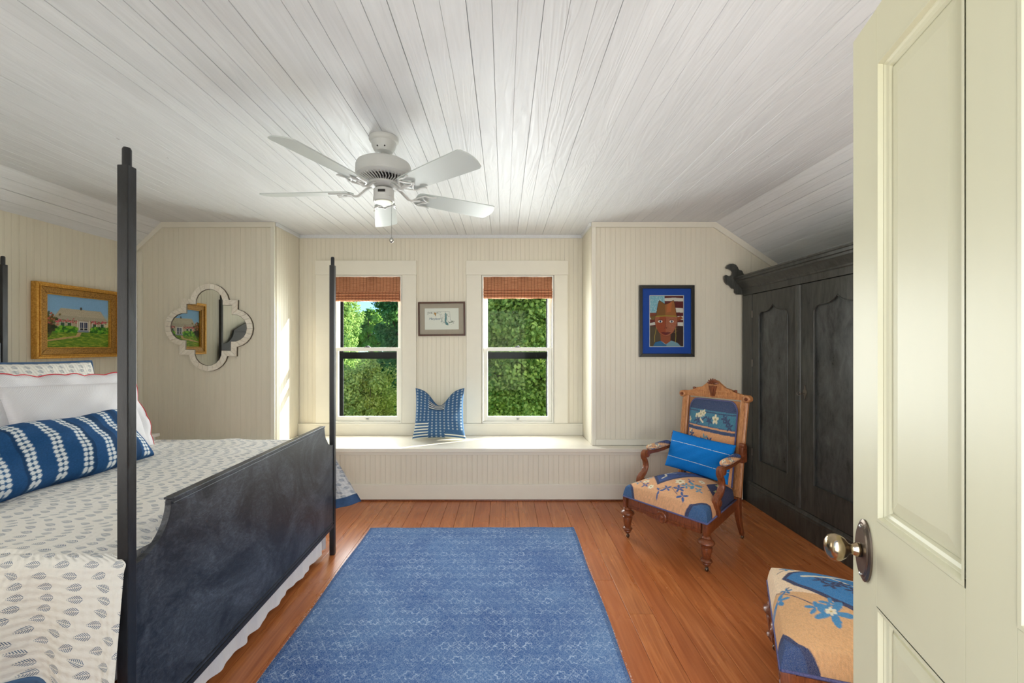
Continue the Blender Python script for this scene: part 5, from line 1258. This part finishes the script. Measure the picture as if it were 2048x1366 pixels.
def foliage(center, rad, n, size, c1, c2, clumps=60, hang=0.3, lean=(0, 0)):
    cx_, cy_, cz_ = center; rx, ry, rz = rad
    th = rng.uniform(0, 2*PI, clumps); ph = np.arccos(rng.uniform(-1, 1, clumps)); rr = rng.uniform(0.45, 1.0, clumps)
    cc = np.stack([rr*np.sin(ph)*np.cos(th)*rx, rr*np.sin(ph)*np.sin(th)*ry, rr*np.cos(ph)*rz], -1); cr = rng.uniform(0.14, 0.34, clumps)*min(rx, rz)
    k = rng.integers(0, clumps, n); d = rng.normal(size=(n, 3)); d /= np.linalg.norm(d, axis=1)[:, None]
    pos = cc[k]+d*(cr[k]*rng.uniform(0.6, 1.05, n))[:, None]
    nrm = d+rng.normal(scale=0.6, size=(n, 3))+np.array([0, 0, 0.5]); nrm /= np.linalg.norm(nrm, axis=1)[:, None]
    ax = rng.normal(size=(n, 3)); ax[:, 2] -= hang; ax -= nrm*np.sum(ax*nrm, 1)[:, None]; ax /= np.linalg.norm(ax, axis=1)[:, None]; bx_ = np.cross(nrm, ax)
    L = size*rng.uniform(0.6, 1.3, n)[:, None]; Wd_ = L*0.34
    vs = np.stack([pos, pos+ax*L*0.5+bx_*Wd_, pos+ax*L, pos+ax*L*0.5-bx_*Wd_], 1).reshape(-1, 3)
    f = rng.random(n)[:, None]; f = np.clip(f*0.7+0.3*rng.random(clumps)[k][:, None], 0, 1); col = lin(c1)*(1-f)+lin(c2)*f
    return vs+np.array(center), np.arange(4*n).reshape(n, 4), np.repeat(col, 4, 0)
def tree(name, label, cat, base, center, rad, n, size, c1, c2, clumps=60, trunk=0.1, group=None, hang=0.3):
    t = thing(name, label, cat, base, 0, group); b = np.array(base)
    v, f, c = foliage(center, rad, n, size, c1, c2, clumps, hang)
    me = rawmesh('foliage', v-b, f, None, c); o = link('foliage', me, 'leaf', t); o['kind'] = 'stuff'
    bm = bmesh.new(); C_ = Vector(center)-Vector(base)
    tube(bm, spline([(0, 0, 0), (C_.x*0.3+0.1, C_.y*0.3, C_.z*0.4), (C_.x*0.8, C_.y*0.8, C_.z*0.8), C_], 4), [trunk*(1-0.7*i/12) for i in range(13)], 8)
    for k in range(12):
        a = 2*PI*k/12+random.random(); s_ = random.uniform(0.35, 0.85)
        st = C_*s_; e_ = C_+Vector((math.cos(a)*rad[0]*0.75, math.sin(a)*rad[1]*0.75, random.uniform(-0.6, 0.7)*rad[2])); m_ = (st+e_)/2+Vector((0, 0, 0.1*rad[2]))
        tube(bm, spline([st, m_, e_], 4), [trunk*0.35*(1-0.8*i/8) for i in range(9)], 6)
    obj('trunk', bm, 'bark', t, True); return t
def ground_z(x, y): return -3.0+2.75*float(smooth(8, 42, np.array(y)))
def ground():
    xs = np.linspace(-60, 60, 80); ys = np.linspace(5, 90, 80); X, Y_ = np.meshgrid(xs, ys)
    Zg = -3.0+2.75*smooth(8, 42, Y_)+0.12*np.sin(X*0.3)*np.sin(Y_*0.2)
    me = gridmesh('lawn', np.stack([X, Y_, Zg], -1)); t = T('grass', 0.95, 0, 0.1); n = t.noise(3, 5); n2 = t.noise(0.25, 2)
    t.color(t.mix(n.ramp(0.3, 0.7)*0.6+n2*0.4, rgb(70, 112, 40), rgb(150, 176, 76))); t.bump(n, 0.5, 0.05)
    tag(link('ground', me, t.m), kind='structure')
ground()
def PX(px, py, y): return ((px-VX)*y/F, y, CH-(py-VY)*y/F)
def tr2(name, label, cat, px, py, y, rad, n, size, c1, c2, clumps=60, trunk=0.1, group=None):
    c = PX(px, py, y); tree(name, label, cat, (c[0]+0.2, y+0.2, ground_z(c[0], y)-0.1), c, rad, n, size, c1, c2, clumps, trunk, group)
LG1, LG2 = (96, 150, 40), (170, 204, 70)
tr2('leafy_tree', 'bright green leafy tree filling the right-hand window', 'tree', 1035, 640, 9.0, (1.9, 1.6, 2.6), 150000, 0.075, (72, 118, 48), (206, 226, 126), 420, 0.14)
tr2('leafy_bush', 'yellow-green bushy treetop low in the left window', 'tree', 715, 815, 8.5, (0.75, 0.7, 1.05), 50000, 0.05, (136, 160, 64), (248, 246, 150), 160, 0.06)
tr2('dark_tree', 'dark green tree on the right side of the left window', 'tree', 812, 705, 11.0, (0.78, 0.9, 2.2), 60000, 0.08, (44, 92, 52), (134, 184, 100), 180, 0.12)
tr2('tall_tree', 'tall mid-green tree at the upper left of the left window', 'tree', 652, 650, 17.0, (1.35, 1.3, 2.1), 60000, 0.10, (84, 126, 66), (190, 216, 130), 200, 0.16)
tr2('far_tree', 'distant soft green tree below the patch of sky in the left window', 'tree', 738, 662, 34.0, (2.6, 2.0, 1.5), 26000, 0.22, (84, 142, 56), (180, 212, 104), 90, 0.25)
tr2('far_tree', 'distant hazy green tree at the left edge of the left window', 'tree', 676, 660, 40.0, (3.2, 2.5, 2.0), 20000, 0.28, (90, 146, 70), (164, 200, 116), 90, 0.25)
